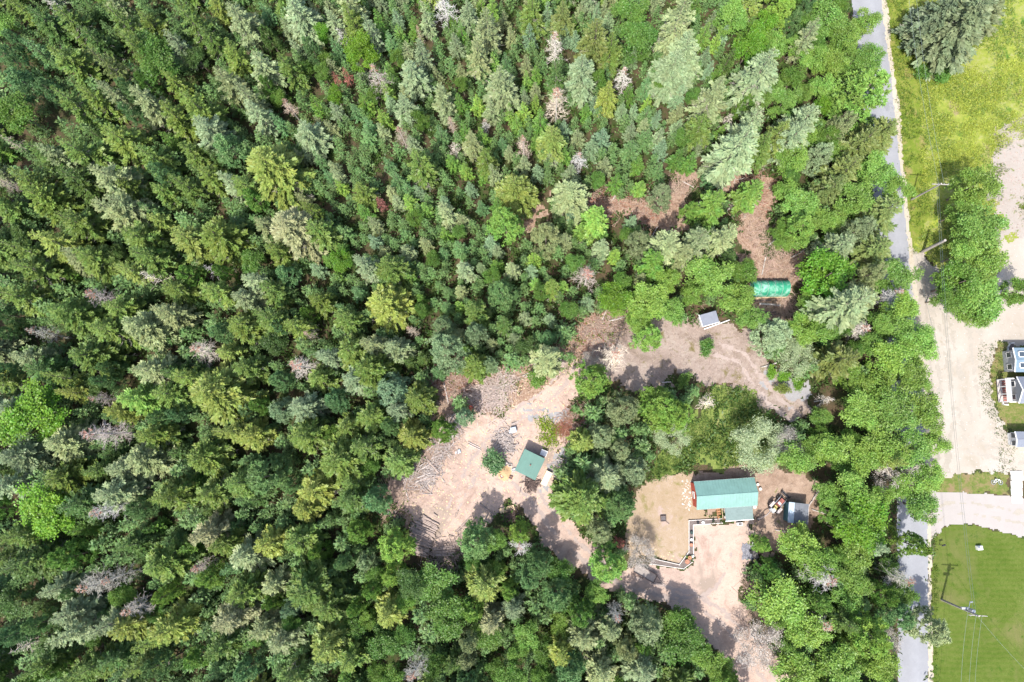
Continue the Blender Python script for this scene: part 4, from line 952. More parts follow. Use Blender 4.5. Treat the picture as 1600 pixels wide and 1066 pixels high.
KIND['R'] = [(quads('crown', *(lambda q: (q[0], M['needle'], q[1]))(conifer(900 + k, 5, .95, 11, 6, .25, .12, .08, .1, .5, .8, .8, .3))), trunk_mesh(4.9, .08, 140 + k, 'bark', top=.15), 5, .95) for k in range(2)]
KIND['B'] = []
for k in range(4):
    q, t, lq = bare_broadleaf(950 + k, 7.5, 3.0, 9000 if k % 2 == 0 else 5200)
    KIND['B'].append((quads('crown', q, M['twig'], t), trunk_mesh(4.2, .16, 160 + k, 'pale_bark', top=.55), 7.5, 3.0, quads('leaves', lq, M['leaf'])))
NAMES = {'G': 'spruce_tree', 'S': 'spruce_tree', 'N': 'spruce_tree', 'F': 'fir_tree', 'P': 'pine_tree', 'D': 'maple_tree', 'H': 'shrub', 'X': 'dead_spruce', 'W': 'bare_snag', 'R': 'dead_fir', 'B': 'lichen_tree'}
CATS = {'G': 'tree', 'S': 'tree', 'N': 'tree', 'F': 'tree', 'P': 'tree', 'D': 'tree', 'H': 'shrub', 'X': 'tree', 'W': 'tree', 'R': 'tree', 'B': 'tree'}
WORDS = {'G': 'spruce', 'S': 'spruce', 'N': 'slim spruce', 'F': 'young fir', 'P': 'soft pine', 'D': 'broadleaf tree', 'H': 'round shrub', 'X': 'dead twiggy spruce', 'W': 'bare white snag', 'R': 'red-brown dead fir', 'B': 'half-bare tree'}
# colours that a tree of each look has (linear base colours), with the word for it
COL = {'o': ('olive green', (.120, .180, .036)), 'd': ('dark green', (.076, .135, .032)), 'y': ('yellowish', (.185, .235, .050)), 'p': ('pale grey-green', (.205, .255, .120)),
       'b': ('blue-green', (.112, .208, .072)), 's': ('silvery blue', (.175, .26, .13)), 'q': ('dusty grey-green', (.14, .175, .09)), 'g': ('mid green', (.102, .200, .034)), 'l': ('bright lime', (.125, .26, .024)), 'f': ('fresh green', (.165, .285, .052)),
       't': ('tan yellow', (.26, .255, .115)), 'k': ('pinkish grey', (.39, .325, .275)), 'w': ('whitish grey', (.46, .42, .365)), 'r': ('red-brown', (.25, .095, .07)), 'n': ('brownish green', (.14, .175, .048)), 'v': ('grey', (.34, .325, .275)),
       'm': ('pale mint', (.27, .335, .165))}
DEFC = {'G': 'o', 'S': 'o', 'N': 'p', 'F': 'g', 'P': 'b', 'D': 'f', 'H': 'l', 'X': 'k', 'W': 'w', 'R': 'r', 'B': 'w'}
HGT = {'G': .60, 'S': .60, 'N': .60, 'F': .55, 'P': .62, 'D': .66, 'H': .5, 'X': .62, 'W': .62, 'R': .5, 'B': .62}
TREES = []
def px_radius(rpx, z): return rpx * (ALT - z) / FPX

def plant(px, py, rpx, kind, colour=None, label=None, short=None, hk=None):
    """crown centre and radius as pixels -> a tree standing where that crown grows from"""
    if kind == 'S' and rpx > 29: kind = 'G'
    v = KIND[kind][rnd.randrange(len(KIND[kind]))]; h0, r0 = v[2], v[3]
    if kind == 'B': v = KIND['B'][2 * rnd.randrange(2) + (0 if colour == 'm' else 1)]
    zf = HGT[kind]
    r = px_radius(rpx, h0 * zf) * {'S': 1.16, 'G': 1.16, 'N': 1.2, 'F': 1.12, 'P': 1.05, 'D': 1.02}.get(kind, 1.0)
    sc = r / r0; hs = sc ** .6
    if kind in 'SPG': hs = .55 + .45 * sc
    if kind == 'D': hs = .5 + .5 * sc
    if kind in 'NX': hs = .5 + .5 * sc
    if kind == 'F': hs = .35 + .75 * sc ** .7
    hs *= rnd.uniform(.86, 1.14) * (hk or 1)
    base = at(px, py, h0 * hs * zf); base.z = 0
    TREES.append(dict(px=px, py=py, r=rpx, kind=kind, col=colour or DEFC[kind], label=label, short=short, v=v, sc=sc, hs=hs, base=base))

# trees that can be picked out in the photograph: x, y, radius in pixels, kind, look
LIST = """
5 40 22 D|45 20 17 S|82 8 14 W|112 32 23 S|92 50 9 R|190 30 17 N o|212 75 16 N o|237 35 20 S|283 72 15 N p|303 40 22 S o|376 30 25 S p|365 88 22 S|243 98 36 D g|40 132 25 P b|112 92 25 S|
172 105 15 N n|178 148 14 N p|232 160 22 S p|150 152 19 S|116 160 24 S|30 178 32 D g|275 130 19 S|310 165 25 S o|356 130 23 S p|360 230 26 P b|190 215 28 S|75 240 22 S d|130 235 28 S o|85 242 18 S p|235 245 22 S o|18 222 13 W|302 235 20 S o|330 60 18 S d|420 60 16 P d|150 60 18 S d|60 80 16 F b|20 95 20 P b|
468 22 26 S p|545 8 22 S p|552 32 20 S|693 8 22 X w|730 22 18 S p|762 42 18 N p|503 50 14 D l|535 58 13 W|562 85 27 D l|590 122 20 X k|525 122 8 R|543 120 9 R|452 105 18 S|410 105 24 S p|645 115 24 S p|490 78 16 P b|785 132 27 S p|655 55 8 X|747 85 17 N p|452 168 13 X|478 208 24 S p|525 150 13 D l|627 212 15 X k|632 165 18 S p|570 160 14 F|655 190 14 D g|710 232 14 W|757 197 9 X w|425 262 46 S y|655 255 23 S o|735 222 16 S p|760 250 16 S o|705 195 10 X|600 185 13 F f|575 215 14 F b|690 150 16 S p|
880 25 20 S n|985 28 28 D g|1000 62 32 D g|1060 28 22 N p|930 62 26 S n|955 78 20 S o|868 72 20 X w|910 112 25 S p|976 125 17 X w|1050 105 34 S p|1075 80 28 S p|870 162 24 X w|950 150 17 S y|990 174 9 F s|1112 150 23 S p|1130 52 10 F s|1108 108 9 F s|1170 75 26 D l|1145 25 26 D f|1185 118 28 N p|1095 198 21 S o|1152 228 28 N p|1165 205 22 N p|862 218 23 S y|905 250 15 X w|818 230 15 X|1137 187 13 W|1190 230 22 S o|830 20 20 S o|845 190 16 F g|940 215 15 F s|985 232 15 F b|925 230 15 F s|1010 215 15 F b|
1210 70 20 D f|1290 30 32 D f|1262 58 16 N p|1320 58 28 D f|1270 95 24 D f|1302 100 22 D f|1235 38 16 P b|1352 35 22 D f|1350 148 44 P f|1375 205 30 S n|1350 222 28 S n|1252 190 22 N p|1235 215 18 N p|1213 212 24 S y|1290 215 20 D g|1310 238 20 D f|1370 268 30 D f|1322 268 25 S n|1220 20 24 P f|1240 120 20 D g|1225 160 24 D f|1330 100 24 D f|1360 90 22 D f|1508 30 46 S q|1470 20 34 S q|1540 15 36 S q|1440 112 14 H g|1472 116 16 H g|
70 312 30 S|50 288 24 S|178 332 20 N p|195 322 24 S p|120 345 28 S|220 370 28 S|120 402 22 S p|205 295 20 S o|290 290 18 S o|330 275 20 S|342 370 37 S o|12 290 14 X|25 365 22 D d|55 420 28 S|28 460 24 S|146 405 28 S|230 402 26 S o|240 432 17 W|160 466 22 X k|115 490 32 S|170 515 26 S|226 510 30 S p|265 490 22 S p|282 455 25 S o|330 422 13 W|385 470 22 S p|300 432 22 P g|378 510 26 S|12 490 16 P b|70 520 16 X v|
462 355 40 S t|500 362 24 S o|565 302 20 S o|572 415 15 N p|535 410 18 D l|612 420 30 S o|605 472 36 S y|635 393 14 S p|690 515 20 P s|742 520 20 P s|745 488 20 S o|785 460 24 P b|806 298 33 S y|790 350 28 P f|726 420 12 N p|595 318 9 R|485 522 10 X w|645 516 11 X w|542 500 20 S o|450 430 18 P b|500 470 18 S o|
892 304 30 S p|853 370 25 P p|995 382 20 P p|1040 380 20 N p|1085 375 20 N p|1068 395 16 N p|930 345 22 S f|1032 308 20 P p|1078 330 15 P f|1090 322 9 W|918 430 23 X k|960 466 26 D l|1010 470 30 D f|1104 432 32 D f|1152 470 27 D f|1042 440 20 D f|1000 502 20 D f|1172 497 20 D f|1050 485 22 D f|1207 522 30 P m|1015 528 22 P f|890 482 16 D g|1165 425 20 D g|1115 320 22 S f|1175 300 20 S f|1020 410 20 S g|1130 370 18 N p|
1256 320 28 D f|1230 298 20 D f|1286 345 24 D f|1246 360 26 P f|1300 292 22 S n|1330 310 26 D f|1378 330 28 S n|1402 298 22 D f|1310 385 24 S p|1368 390 28 S n|1290 432 38 D l|1335 470 36 S p|1320 480 28 N p|1400 435 28 D f|1412 482 24 D f|1394 462 16 X w|1342 515 20 X w|1385 505 24 D f|1425 520 24 D f|1520 290 30 D f|1530 352 36 D f|1494 442 32 D g|1530 470 38 D f|1588 455 22 D g|1542 410 30 D f|1506 395 24 D f|1525 492 22 D f|1480 462 22 D g|1500 330 20 D f|
60 650 46 D l|20 640 22 S p|166 677 27 X k|322 552 26 X w|335 617 44 S y|70 580 26 S d|50 560 20 S p|145 555 32 S o|242 580 26 S p|215 622 25 S f|190 642 19 S y|162 622 14 X k|100 692 30 S p|225 718 30 S p|320 710 30 S o|392 680 22 S y|105 747 32 S o|75 800 42 D l|182 770 26 S p|172 795 22 X w|262 775 26 S o|332 770 26 S o|35 712 30 S p|386 575 22 S o|
472 572 23 X w|550 592 22 S p|580 576 31 S o|612 610 28 P s|652 622 24 S o|700 546 31 P s|742 570 20 S o|765 566 15 P s|725 650 16 P s|440 640 22 P s|475 640 24 S p|580 652 24 S o|480 676 26 S o|546 670 24 S o|642 680 22 S y|633 692 10 R|530 716 38 S o|622 720 24 S o|415 742 32 P b|490 766 26 S y|585 780 22 P b|690 672 20 P g|772 722 19 H b|
922 592 28 P f|972 640 26 P p|938 682 22 P p|1030 640 32 P f|1060 650 28 P f|966 705 18 P p|948 745 26 S p|990 735 22 P p|908 778 38 S o|972 790 24 P b|855 560 20 N p|920 562 15 B v|962 556 26 X w|842 590 15 H g|1103 542 12 H g|1068 593 11 H g|1052 682 28 B m|1188 690 42 B m|1252 556 32 B m|1246 598 10 H l|1222 608 10 H y|1290 626 13 W|1104 628 16 W|1228 690 24 B v|1205 583 9 H l|1225 588 9 H l|
1310 560 26 S n|1390 560 30 D f|1428 590 26 D f|1350 642 30 D f|1402 642 32 D f|1442 640 28 D f|1330 592 22 D f|1370 692 32 D f|1420 702 28 D f|1300 702 26 D f|1240 712 24 D f|1350 722 26 D f|1402 746 36 B w|1330 772 28 D f|1450 742 24 D f|1350 802 30 D f|1440 792 26 D f|1290 772 18 D f|1310 802 20 P f|1282 652 15 D f|1390 716 16 S y|1375 605 26 D f|1440 540 26 D f|1420 760 24 D f|1460 690 20 D f|
150 912 26 X v|185 900 18 X v|112 960 26 S p|215 950 22 X w|256 880 32 S o|322 836 24 S t|320 882 15 X k|200 976 26 S y|272 980 26 S y|110 870 24 P g|40 882 28 S d|265 926 17 P f|360 965 24 S t|330 900 20 P f|80 1012 24 D d|45 1006 17 W|120 1056 22 S o|252 1040 24 P b|345 1012 22 S d|22 942 24 D d|30 990 20 P b|180 1030 20 S d|
422 850 23 S y|465 842 24 S o|430 912 22 S p|480 920 38 S o|456 946 15 P s|512 950 32 S o|615 856 28 P f .7|573 878 17 P s .7|560 830 20 P g .75|605 960 24 S y|440 1002 24 S p|505 1010 26 S y|550 1026 22 S o|742 846 30 P b .85|755 916 26 S y|680 912 30 D g .8|702 960 32 D g|765 970 18 S t|640 912 22 D d|650 1050 22 X v|760 992 24 D g|600 1006 24 D g|
812 835 18 P f|810 856 17 X w|842 880 22 P b|935 830 20 P p|950 882 28 P f|968 850 9 R|1000 866 26 B v|870 930 24 P b|905 955 24 P g|910 988 30 S p|965 958 16 X v|1010 980 27 P p|878 1018 20 S y|890 1042 24 P b|1070 1000 30 D g|1060 975 24 D g|1125 1040 20 D f|1190 1008 38 B k|940 1052 24 S p|1000 1052 24 S p|830 900 22 P b|
1345 816 38 D l|1252 850 30 D f|1282 880 26 D f|1220 940 38 D f|1340 862 28 D f|1285 902 24 X w|1332 902 24 D f|1400 902 20 X v|1412 926 20 D g|1280 942 20 P f|1285 972 18 X w|1260 982 30 D f|1360 990 32 P f|1385 998 20 B v|1455 980 26 P m|1310 1040 32 D f|1380 1042 24 D f|1240 1052 30 D f|1200 890 16 P g|1190 850 14 P f|1425 850 20 P f|1400 960 22 P b
"""
NAMED = {(562, 85): 'bright lime broadleaf tree|bright lime round-crowned tree in the young fir stand near the top', (60, 650): 'big lime tree on the left edge|large bright lime broadleaf tree at the far left, the greenest crown there',
         (75, 800): 'yellow-lime tree on the left edge|large yellow-lime broadleaf tree at the far left below the greenest crown', (166, 677): 'pink dead spruce on the left|dead pinkish spruce pointing left with a rusty tip beside the lime tree',
         (322, 552): 'white dead spruce on the left|dead whitish spruce with pinkish tip pointing upper left, amid dark firs', (335, 617): 'star-shaped yellow spruce|wide star-shaped yellow-green spruce below the white dead spruce',
         (425, 262): 'big yellow-green spruce|broad yellow-green spruce, brightest large crown at the edge of the young firs', (462, 355): 'tan yellow spruce|broad tan-yellow spruce with a bleached left side',
         (342, 370): 'broad olive spruce|broad olive spruce just left of the tan yellow spruce', (243, 98): 'big green tree, upper left|big fresh green broadleaf tree between olive spruces in the upper left forest',
         (590, 122): 'pink dead spruce near the top|dead pinkish grey spruce touching the bright lime tree', (785, 132): 'pale spruce near the top|tall pale grey-green spruce standing out above dark young firs near the top',
         (1050, 105): 'large pale spruce, upper middle|large pale grey-green spruce, widest of the pale crowns in the upper middle', (862, 218): 'small yellow spruce|compact yellow spruce above the brown slash strip',
         (806, 298): 'yellow spruce left of the slash|yellow spruce at the left end of the brown slash strip', (976, 125): 'white dead spruce, upper middle|slim white dead spruce with a bare trunk, just left of the large pale spruce',
         (605, 472): 'yellow fan-branched spruce|yellow spruce with fan-like branches in the middle of the forest', (1350, 148): 'feathery pine over the road|feathery light green pine leaning over the road edge, upper right',
         (1520, 290): None, (1508, 30): 'grey spruce by the meadow|huge dusty grey-green spruce on the meadow by the road', (1345, 816): 'lime maple by the grey shed|bright lime broadleaf tree at the right of the grey-roofed shed',
         (1188, 690): 'lichen-white tree|half-bare tree with lichen-white twigs behind the teal-roofed cabin', (1402, 746): 'white bare tree by the road|white bare-twigged dead tree among green crowns beside the gravel lot',
         (480, 920): 'wide olive spruce, lower left|wide olive spruce in the lower left forest, largest crown near there', (150, 912): 'grey dead spruce, lower left|long grey dead spruce pointing to the lower left corner',
         (700, 546): 'silvery pine above the yard|silvery soft pine above the log yard', (615, 856): 'two-toned pine|two-toned pine with bright lower tip, left of the stacked logs', (908, 778): 'olive spruce by the drive|olive spruce with star-like branches beside the sandy drive',
         (962, 556): 'white dead spruce by the clearing|bushy whitish dead spruce at the left edge of the upper clearing', (1290, 432): 'lime maple by the shelter|lime green broadleaf tree to the right of the tarp shelter',
         (1190, 1008): 'pinkish bare tree|pinkish bare-twigged dead tree over the lower end of the sandy drive', (755, 916): 'yellow-tipped spruce|yellow-tipped pale spruce below the log yard',
         (422, 262): None, (1000, 866): 'grey bare tree|grey bare tree beside the flat trailer', (1220, 940): 'round maple by the yard|round green maple at the right side of the sandy yard', (810, 856): None,
         (1455, 980): 'pine over the road|thin pale pine leaning right over the road and lawn edge', (1494, 442): 'dark maple by the lot|dark green broadleaf crown, lower left of the clump on the gravel lot', (1530, 352): 'maple by the verge pole|round green broadleaf crown, biggest of the clump beside the gravel lot'}
for ent in LIST.replace('\n', '').split('|'):
    q = ent.split()
    if len(q) < 4: continue
    x, y, r, k = int(q[0]), int(q[1]), int(q[2]), q[3]; nm = NAMED.get((x, y)); sh = lb = None
    if nm: sh, lb = nm.split('|')
    plant(x, y, r, k, q[4] if len(q) > 4 else None, lb, sh, float(q[5]) if len(q) > 5 else None)

# ------------------------------------------------------------------ the rest of the forest, filled in between
def inpoly(p, poly):
    x, y = p; c = False
    for (ax, ay), (bx, by) in zip(poly, poly[1:] + poly[:1]):
        if (ay > y) != (by > y) and x < (bx - ax) * (y - ay) / (by - ay) + ax: c = not c
    return c
def polyd(p, poly):
    x, y = p; best = 1e9
    for (ax, ay), (bx, by) in zip(poly, poly[1:] + poly[:1]):
        ex, ey = bx - ax, by - ay; t = max(0, min(1, ((x - ax) * ex + (y - ay) * ey) / (ex * ex + ey * ey + 1e-9)))
        best = min(best, math.hypot(x - ax - ex * t, y - ay - ey * t))
    return best if not inpoly(p, poly) else -best
CLEAR = [P_ROAD, P_LOT, P_DRIVE, P_LAWN, P_YARD, P_PINK, P_HOUSELAWN, P_DIRT, P_SLASH1, P_SLASH2, P_WEED, P_MEADOW, P_STRIP, P_ROUGH,
         [(1060, 720), (1290, 720), (1290, 850), (1060, 850)], [(1080, 480), (1150, 480), (1150, 525), (1080, 525)], P_SLASH4,
         [(735, 590), (800, 590), (800, 640), (735, 640)], P_SLASH5, [(625, 780), (700, 785), (704, 905), (640, 905)], [(1262, 602), (1325, 606), (1330, 648), (1290, 668), (1262, 650)]]
SOFT = [P_SLASH3]
YOUNG = [(430, 40), (520, -30), (1120, -30), (1140, 250), (1110, 380), (900, 490), (720, 560), (600, 520), (500, 470), (420, 360), (440, 180)]
def kind_at(x, y):
    u = rnd.random()
    if inpoly((x, y), YOUNG):
        pale = x > 760
        if u < .52: return 'F', rnd.choice('ffgpps' if pale else 'gggffbp'), rnd.uniform(8.5, 13)
        if u < .82: return 'F', rnd.choice('bspp' if pale else 'bbspp'), rnd.uniform(8.5, 13)
        if u < .94: return 'N', rnd.choice('ppod'), rnd.uniform(10, 14)
        return 'D', 'g', rnd.uniform(11, 16)
    if x > 1185 or (x > 1000 and y > 420 and y < 560):
        if u < .58: return 'D', rnd.choice('fffgly'), rnd.uniform(15, 26)
        if u < .80: return 'P', rnd.choice('fbgpf'), rnd.uniform(14, 23)
        if u < .90: return 'S', rnd.choice('onp'), rnd.uniform(15, 21)
        return 'N', 'p', rnd.uniform(13, 18)
    if y > 830 and x > 540:
        if u < .24: return 'D', rnd.choice('ggf'), rnd.uniform(14, 22)
        if u < .58: return 'P', rnd.choice('bgfp'), rnd.uniform(15, 22)
        return 'S', rnd.choice('odyp'), rnd.uniform(16, 24)
    if u < .48: return 'S', rnd.choice('ooodyp'), rnd.uniform(17, 28)
    if u < .72: return 'N', rnd.choice('ppooy'), rnd.uniform(13, 18)
    if u < .88: return 'F', rnd.choice('ddgb'), rnd.uniform(11, 15)
    if u < .95: return 'P', rnd.choice('bbg'), rnd.uniform(13, 20)
    return 'D', rnd.choice('gd'), rnd.uniform(14, 20)
cell = 40; GRID = {}
def gadd(x, y, r): GRID.setdefault((int(x // cell), int(y // cell)), []).append((x, y, r))
for t in TREES: gadd(t['px'], t['py'], t['r'])
def fits(x, y, r, k):
    gx, gy = int(x // cell), int(y // cell)
    for i in range(gx - 2, gx + 3):
        for j in range(gy - 2, gy + 3):
            for (a, b, c_) in GRID.get((i, j), ()):
                if math.hypot(a - x, b - y) < k * (r + c_): return False
    return True
def clear_ok(x, y, r, base_px):
    for P in CLEAR:
        if inpoly(base_px, P): return False
        if polyd((x, y), P) < r * .75: return False
    for P in SOFT:
        if inpoly((x, y), P) and rnd.random() < .75: return False
    return True
COUNT = {}
def fill(n, k, only=None):
    for _ in range(n):
        x, y = rnd.uniform(-70, 1470), rnd.uniform(-75, 1130); kd, cl, r = kind_at(x, y)
        if only:
            kd, cl, r = only(x, y)
            if kd is None: continue
        z = KIND[kd][0][2] * .55; b = at(x, y, z); bp = pix((b.x, b.y, 0))
        if not fits(x, y, r, k) or not clear_ok(x, y, r, bp): continue
        nm = NAMES[kd]
        if COUNT.get(nm, 0) >= LIMIT[nm] and not (-r < x < 1600 + r): continue
        if COUNT.get(nm, 0) >= LIMIT[nm]:
            THICK.append((b.x, b.y, r, cl)); gadd(x, y, r); continue
        plant(x, y, r, kd, cl); gadd(x, y, r); COUNT[nm] = COUNT.get(nm, 0) + 1
for t in TREES: COUNT[NAMES[t['kind']]] = COUNT.get(NAMES[t['kind']], 0) + 1
LIMIT = dict(spruce_tree=300, fir_tree=300, pine_tree=170, maple_tree=240, shrub=60, dead_spruce=80, bare_snag=60, dead_fir=20, lichen_tree=20)
THICK = []
fill(9000, .70)
fill(6000, .60, lambda x, y: ('F', rnd.choice('gdgbd'), rnd.uniform(8.5, 12)) if not (x > 1185) else ('D', rnd.choice('gf'), rnd.uniform(12, 16)))

ROOTS = []
for t in TREES:
    v = t['v']; o = bpy.data.objects.new(NAMES[t['kind']], None); C.objects.link(o); o.empty_display_size = .3
    o.location = t['base']; o.rotation_euler = (rnd.gauss(0, .02), rnd.gauss(0, .02), rnd.uniform(0, 6.28)); o.scale = (t['sc'], t['sc'], t['hs'])
    colr = Vector(COL[t['col']][1]); j = rnd.uniform(.84, 1.18); hue = rnd.uniform(-.07, .07)
    colr = (colr[0] * j * (1 + hue), colr[1] * j, colr[2] * j * (1 - hue * 1.5), 1)
    cr = child(v[0].name.split('.')[0], v[0], o); cr.color = colr
    child('trunk', v[1], o)
    if len(v) > 4: lv = child(v[4].name.split('.')[0], v[4], o); lv.color = (.36, .33, .29, 1) if t['kind'] in 'SNG' else (.34, .17, .12, 1) if t['kind'] == 'X' else ((.33, .40, .22, 1) if t['col'] == 'm' else (.42, .38, .34, 1))
    t['o'] = o; ROOTS.append(o)

# young firs past the first three hundred: one mass of real little trees
if THICK:
    Q, T = [], []
    for (x, y, r, cl) in THICK:
        k = rnd.randrange(3)
        q, tt = conifer(2000 + rnd.randrange(12), 5.0, px_radius(r, 3), 9, 6, .34, .05, .05, .06, .55, .85, .8, .25) if False else (None, None)
        break
    base = [conifer(2000 + k, 5.0, 1.1, 9, 6, .36, .05, .05, .06, .55, .85, .75, .25) for k in range(5)]
    for (x, y, r, cl) in THICK:
        q, tt = base[rnd.randrange(5)]; a = rnd.uniform(0, 6.28); s_ = px_radius(r, 3) / 1.1; R_ = np.array([[math.cos(a) * s_, math.sin(a) * s_, 0], [-math.sin(a) * s_, math.cos(a) * s_, 0], [0, 0, s_ ** .5]])
        Q.append(q @ R_ + np.array([x, y, 0])); T.append(np.clip(tt + rnd.uniform(-.15, .15), 0, 1))
    o = link_mesh('young_fir_thicket', quads('young_fir_thicket', np.concatenate(Q), M['needle'], np.concatenate(T))); o.color = (.115, .20, .062, 1)
    tag(o, 'thicket of the smallest young firs between the larger trees', 'thicket', None, 'stuff')
print('TREES', len(TREES), 'THICK', len(THICK), COUNT)

# ------------------------------------------------------------------ labels of the trees, from what stands nearest
LAND = [('teal-roofed cabin', 1130, 770), ('green tarp shelter', 1203, 450), ('square green-roofed shed', 826, 726), ('fan-shaped stack', 660, 835), ('flat trailer', 1005, 893), ('grey-roofed shed', 1248, 802), ('verge pole', 1440, 300), ('lawn pole', 1500, 950), ('slash strip', 980, 315), ('grey outbuilding', 1110, 498)]
for t in TREES:
    if t['short']: LAND.append((t['short'], t['px'], t['py']))
def bearing(dx, dy):
    a = math.degrees(math.atan2(-dy, dx)) % 360
    return ['right of', 'upper right of', 'above', 'upper left of', 'left of', 'lower left of', 'below', 'lower right of'][int((a + 22.5) // 45) % 8]
def size_word(t):
    r = t['r']; return 'small' if r < 13 else ('mid-sized' if r < 22 else ('large' if r < 32 else 'very large'))
pool = {}
for t in TREES:
    o = t['o']; o['category'] = CATS[t['kind']]; o['group'] = {'G': 'spruces of the forest', 'F': 'young firs of the forest', 'S': 'spruces of the forest', 'N': 'spruces of the forest', 'P': 'pines of the forest', 'D': 'broadleaf trees', 'H': 'shrubs round the clearings', 'X': 'dead spruces', 'W': 'bare snags', 'R': 'red-brown dead firs', 'B': 'half-bare broadleaf trees'}[t['kind']]
    if t['label']: o['label'] = t['label']; continue
    ld = sorted(LAND, key=lambda l: math.hypot(l[1] - t['px'], l[2] - t['py']))[0]
    cw = '' if t['kind'] in 'WR' else COL[t['col']][0] + ' '
    ph = '%s %s%s' % (size_word(t), cw, WORDS[t['kind']])
    pool.setdefault((ph, ld[0], bearing(t['px'] - ld[1], t['py'] - ld[2])), []).append((math.hypot(ld[1] - t['px'], ld[2] - t['py']), t))
ORD = ['nearest', 'second nearest', 'third nearest', 'fourth nearest', 'fifth nearest', 'sixth nearest', 'seventh nearest', 'eighth nearest', 'ninth nearest', 'tenth nearest']
for (ph, ld, br), mem in pool.items():
    mem.sort(key=lambda q: q[0])
    for k, (_, t) in enumerate(mem):
        s_ = '%s, %s%s the %s' % (ph, (ORD[min(k, 9)] + ' ') if len(mem) > 1 else '', br, ld)
        t['o']['label'] = s_ if len(s_.split()) <= 16 else s_.replace('mid-sized ', '').replace('very ', '').replace('large ', '').replace('small ', '').replace(' on the left edge', ' at left')

# ------------------------------------------------------------------ logs, poles and brush
def px3(X, Y): return (590 + X / 4.85, 660 + Y / 4.85)
def log_obj(p, q, r, label, group, z=None, name='log', mt='log', cat='log'):
    a, b = at(*p), at(*q); d = b - a; L_ = d.length; o = empty(name, (a + b) / 2 + Vector((0, 0, (z or 0) + r)), math.atan2(d.y, d.x))
    key = ('log', mt, round(r, 2)); me = LOGM.get(key)
    if me is None:
        m = MB(); nn = 9; pts = [(-.5, 0), (-.2, .02), (.15, -.015), (.5, .01)]
        for (x0, y0), (x1, y1) in zip(pts[:-1], pts[1:]): m.tube((x0, y0, 0), (x1, y1, 0), 1.0 - .22 * (x0 + .5), 1.0 - .22 * (x1 + .5), nn, False)
        # radius is scaled per object, so the mesh is of unit size
        me = m.mesh('bark', M[mt]); e = MB()
        for sx, rr in ((-.501, 1.0), (.501, .78)): e.tube((sx, 0, 0), (sx + .004 * (1 if sx > 0 else -1), 0, 0), rr, rr, nn)
        LOGM[key] = (me, e.mesh('cut_end', M['log_end'])); me = LOGM[key]
    o.scale = (L_, r, r)
    child('bark', me[0], o); child('cut_end', me[1], o); tag(o, label, cat, group); return o
LOGM = {}
NTH = 'first second third fourth fifth sixth seventh eighth ninth tenth eleventh twelfth thirteenth fourteenth fifteenth sixteenth seventeenth eighteenth nineteenth twentieth'.split()
NTH += ['twenty-' + q for q in NTH[:9]] + ['thirtieth']
def curve(P, t):
    f = t * (len(P) - 1); i = min(int(f), len(P) - 2); f -= i; return (P[i][0] * (1 - f) + P[i + 1][0] * f, P[i][1] * (1 - f) + P[i + 1][1] * f)
LC = [(350, 695), (330, 735), (260, 760), (248, 795), (252, 835), (262, 875), (268, 915), (272, 950), (262, 995)]
RC = [(452, 758), (458, 805), (445, 832), (424, 860), (420, 890), (405, 922), (395, 952), (380, 985), (362, 1020)]
nlog = 30
for k in range(nlog):
    t = (k + .5) / nlog; a, b = curve(LC, t), curve(RC, t); j = lambda s: rnd.uniform(-s, s)
    log_obj(px3(a[0] + j(14), a[1] + j(5)), px3(b[0] + j(14), b[1] + j(5)), rnd.uniform(.15, .21), '%s cut log from the top of the fan-shaped stack in the sandy yard' % NTH[k], 'logs of the fan-shaped stack')
for k in range(9):
    t = rnd.uniform(.25, .95); a, b = curve(LC, t), curve(RC, t); j = lambda s: rnd.uniform(-s, s)
    log_obj(px3(a[0] + j(10), a[1] + j(5)), px3(b[0] - 25 + j(20), b[1] + j(6)), rnd.uniform(.12, .16), 'upper cut log lying on top of the fan-shaped stack', 'logs on top of the fan-shaped stack', .28)
for k in range(13):
    t = k / 12; j = lambda s: rnd.uniform(-s, s)
    log_obj(px3(415 + j(14) + 30 * t, 955 + 60 * t + j(8)), px3(590 + j(10), 930 + 78 * t + j(10)), rnd.uniform(.10, .16), '%s cut log from the top of the low pile at the bottom yard edge' % NTH[k], 'logs of the bottom pile', (k % 3) * .14)
for (a, b, r) in [((385, 290), (466, 382), .22), ((308, 446), (468, 405), .16), ((335, 352), (402, 318), .12), ((300, 420), (400, 382), .13), ((350, 395), (425, 345), .12), ((290, 452), (380, 415), .12), ((320, 335), (365, 300), .11), ((370, 330), (392, 385), .12), ((345, 380), (395, 360), .11), ((375, 215), (420, 180), .1), ((395, 230), (480, 185), .1), ((410, 275), (455, 255), .12)]:
    log_obj(px3(*a), px3(*b), r, 'thickest log, lying aslant in the jumbled pile at the left of the sandy yard' if r > .2 else 'slim cut log in the jumbled pile at the left side of the sandy yard', 'logs of the jumbled pile', rnd.uniform(0, .2), mt='grey_wood' if r < .14 else 'log')
for (a, b, r, lb) in [((595, 828), (706, 714), .14, 'upper of two straight logs near the bottom of the sandy yard'), ((610, 833), (708, 738), .14, 'lower of two straight logs near the bottom of the sandy yard'),
                      ((778, 620), (868, 692), .15, 'single thick log in shade near the plywood sheet'), ((588, 716), (612, 668), .13, 'short dark log alone in the sandy yard'), ((425, 690), (455, 710), .15, 'short stub of log above the fan-shaped stack'),
                      ((205, 490), (238, 594), .11, 'pale peeled pole left of the sandy yard'), ((690, 150), (778, 192), .1, 'grey pole at the right side of the sandy yard top'), ((690, 165), (785, 212), .1, 'second grey pole lying parallel at the sandy yard top')]:
    log_obj(px3(*a), px3(*b), r, lb, None, mt='log' if r > .12 else 'grey_wood')
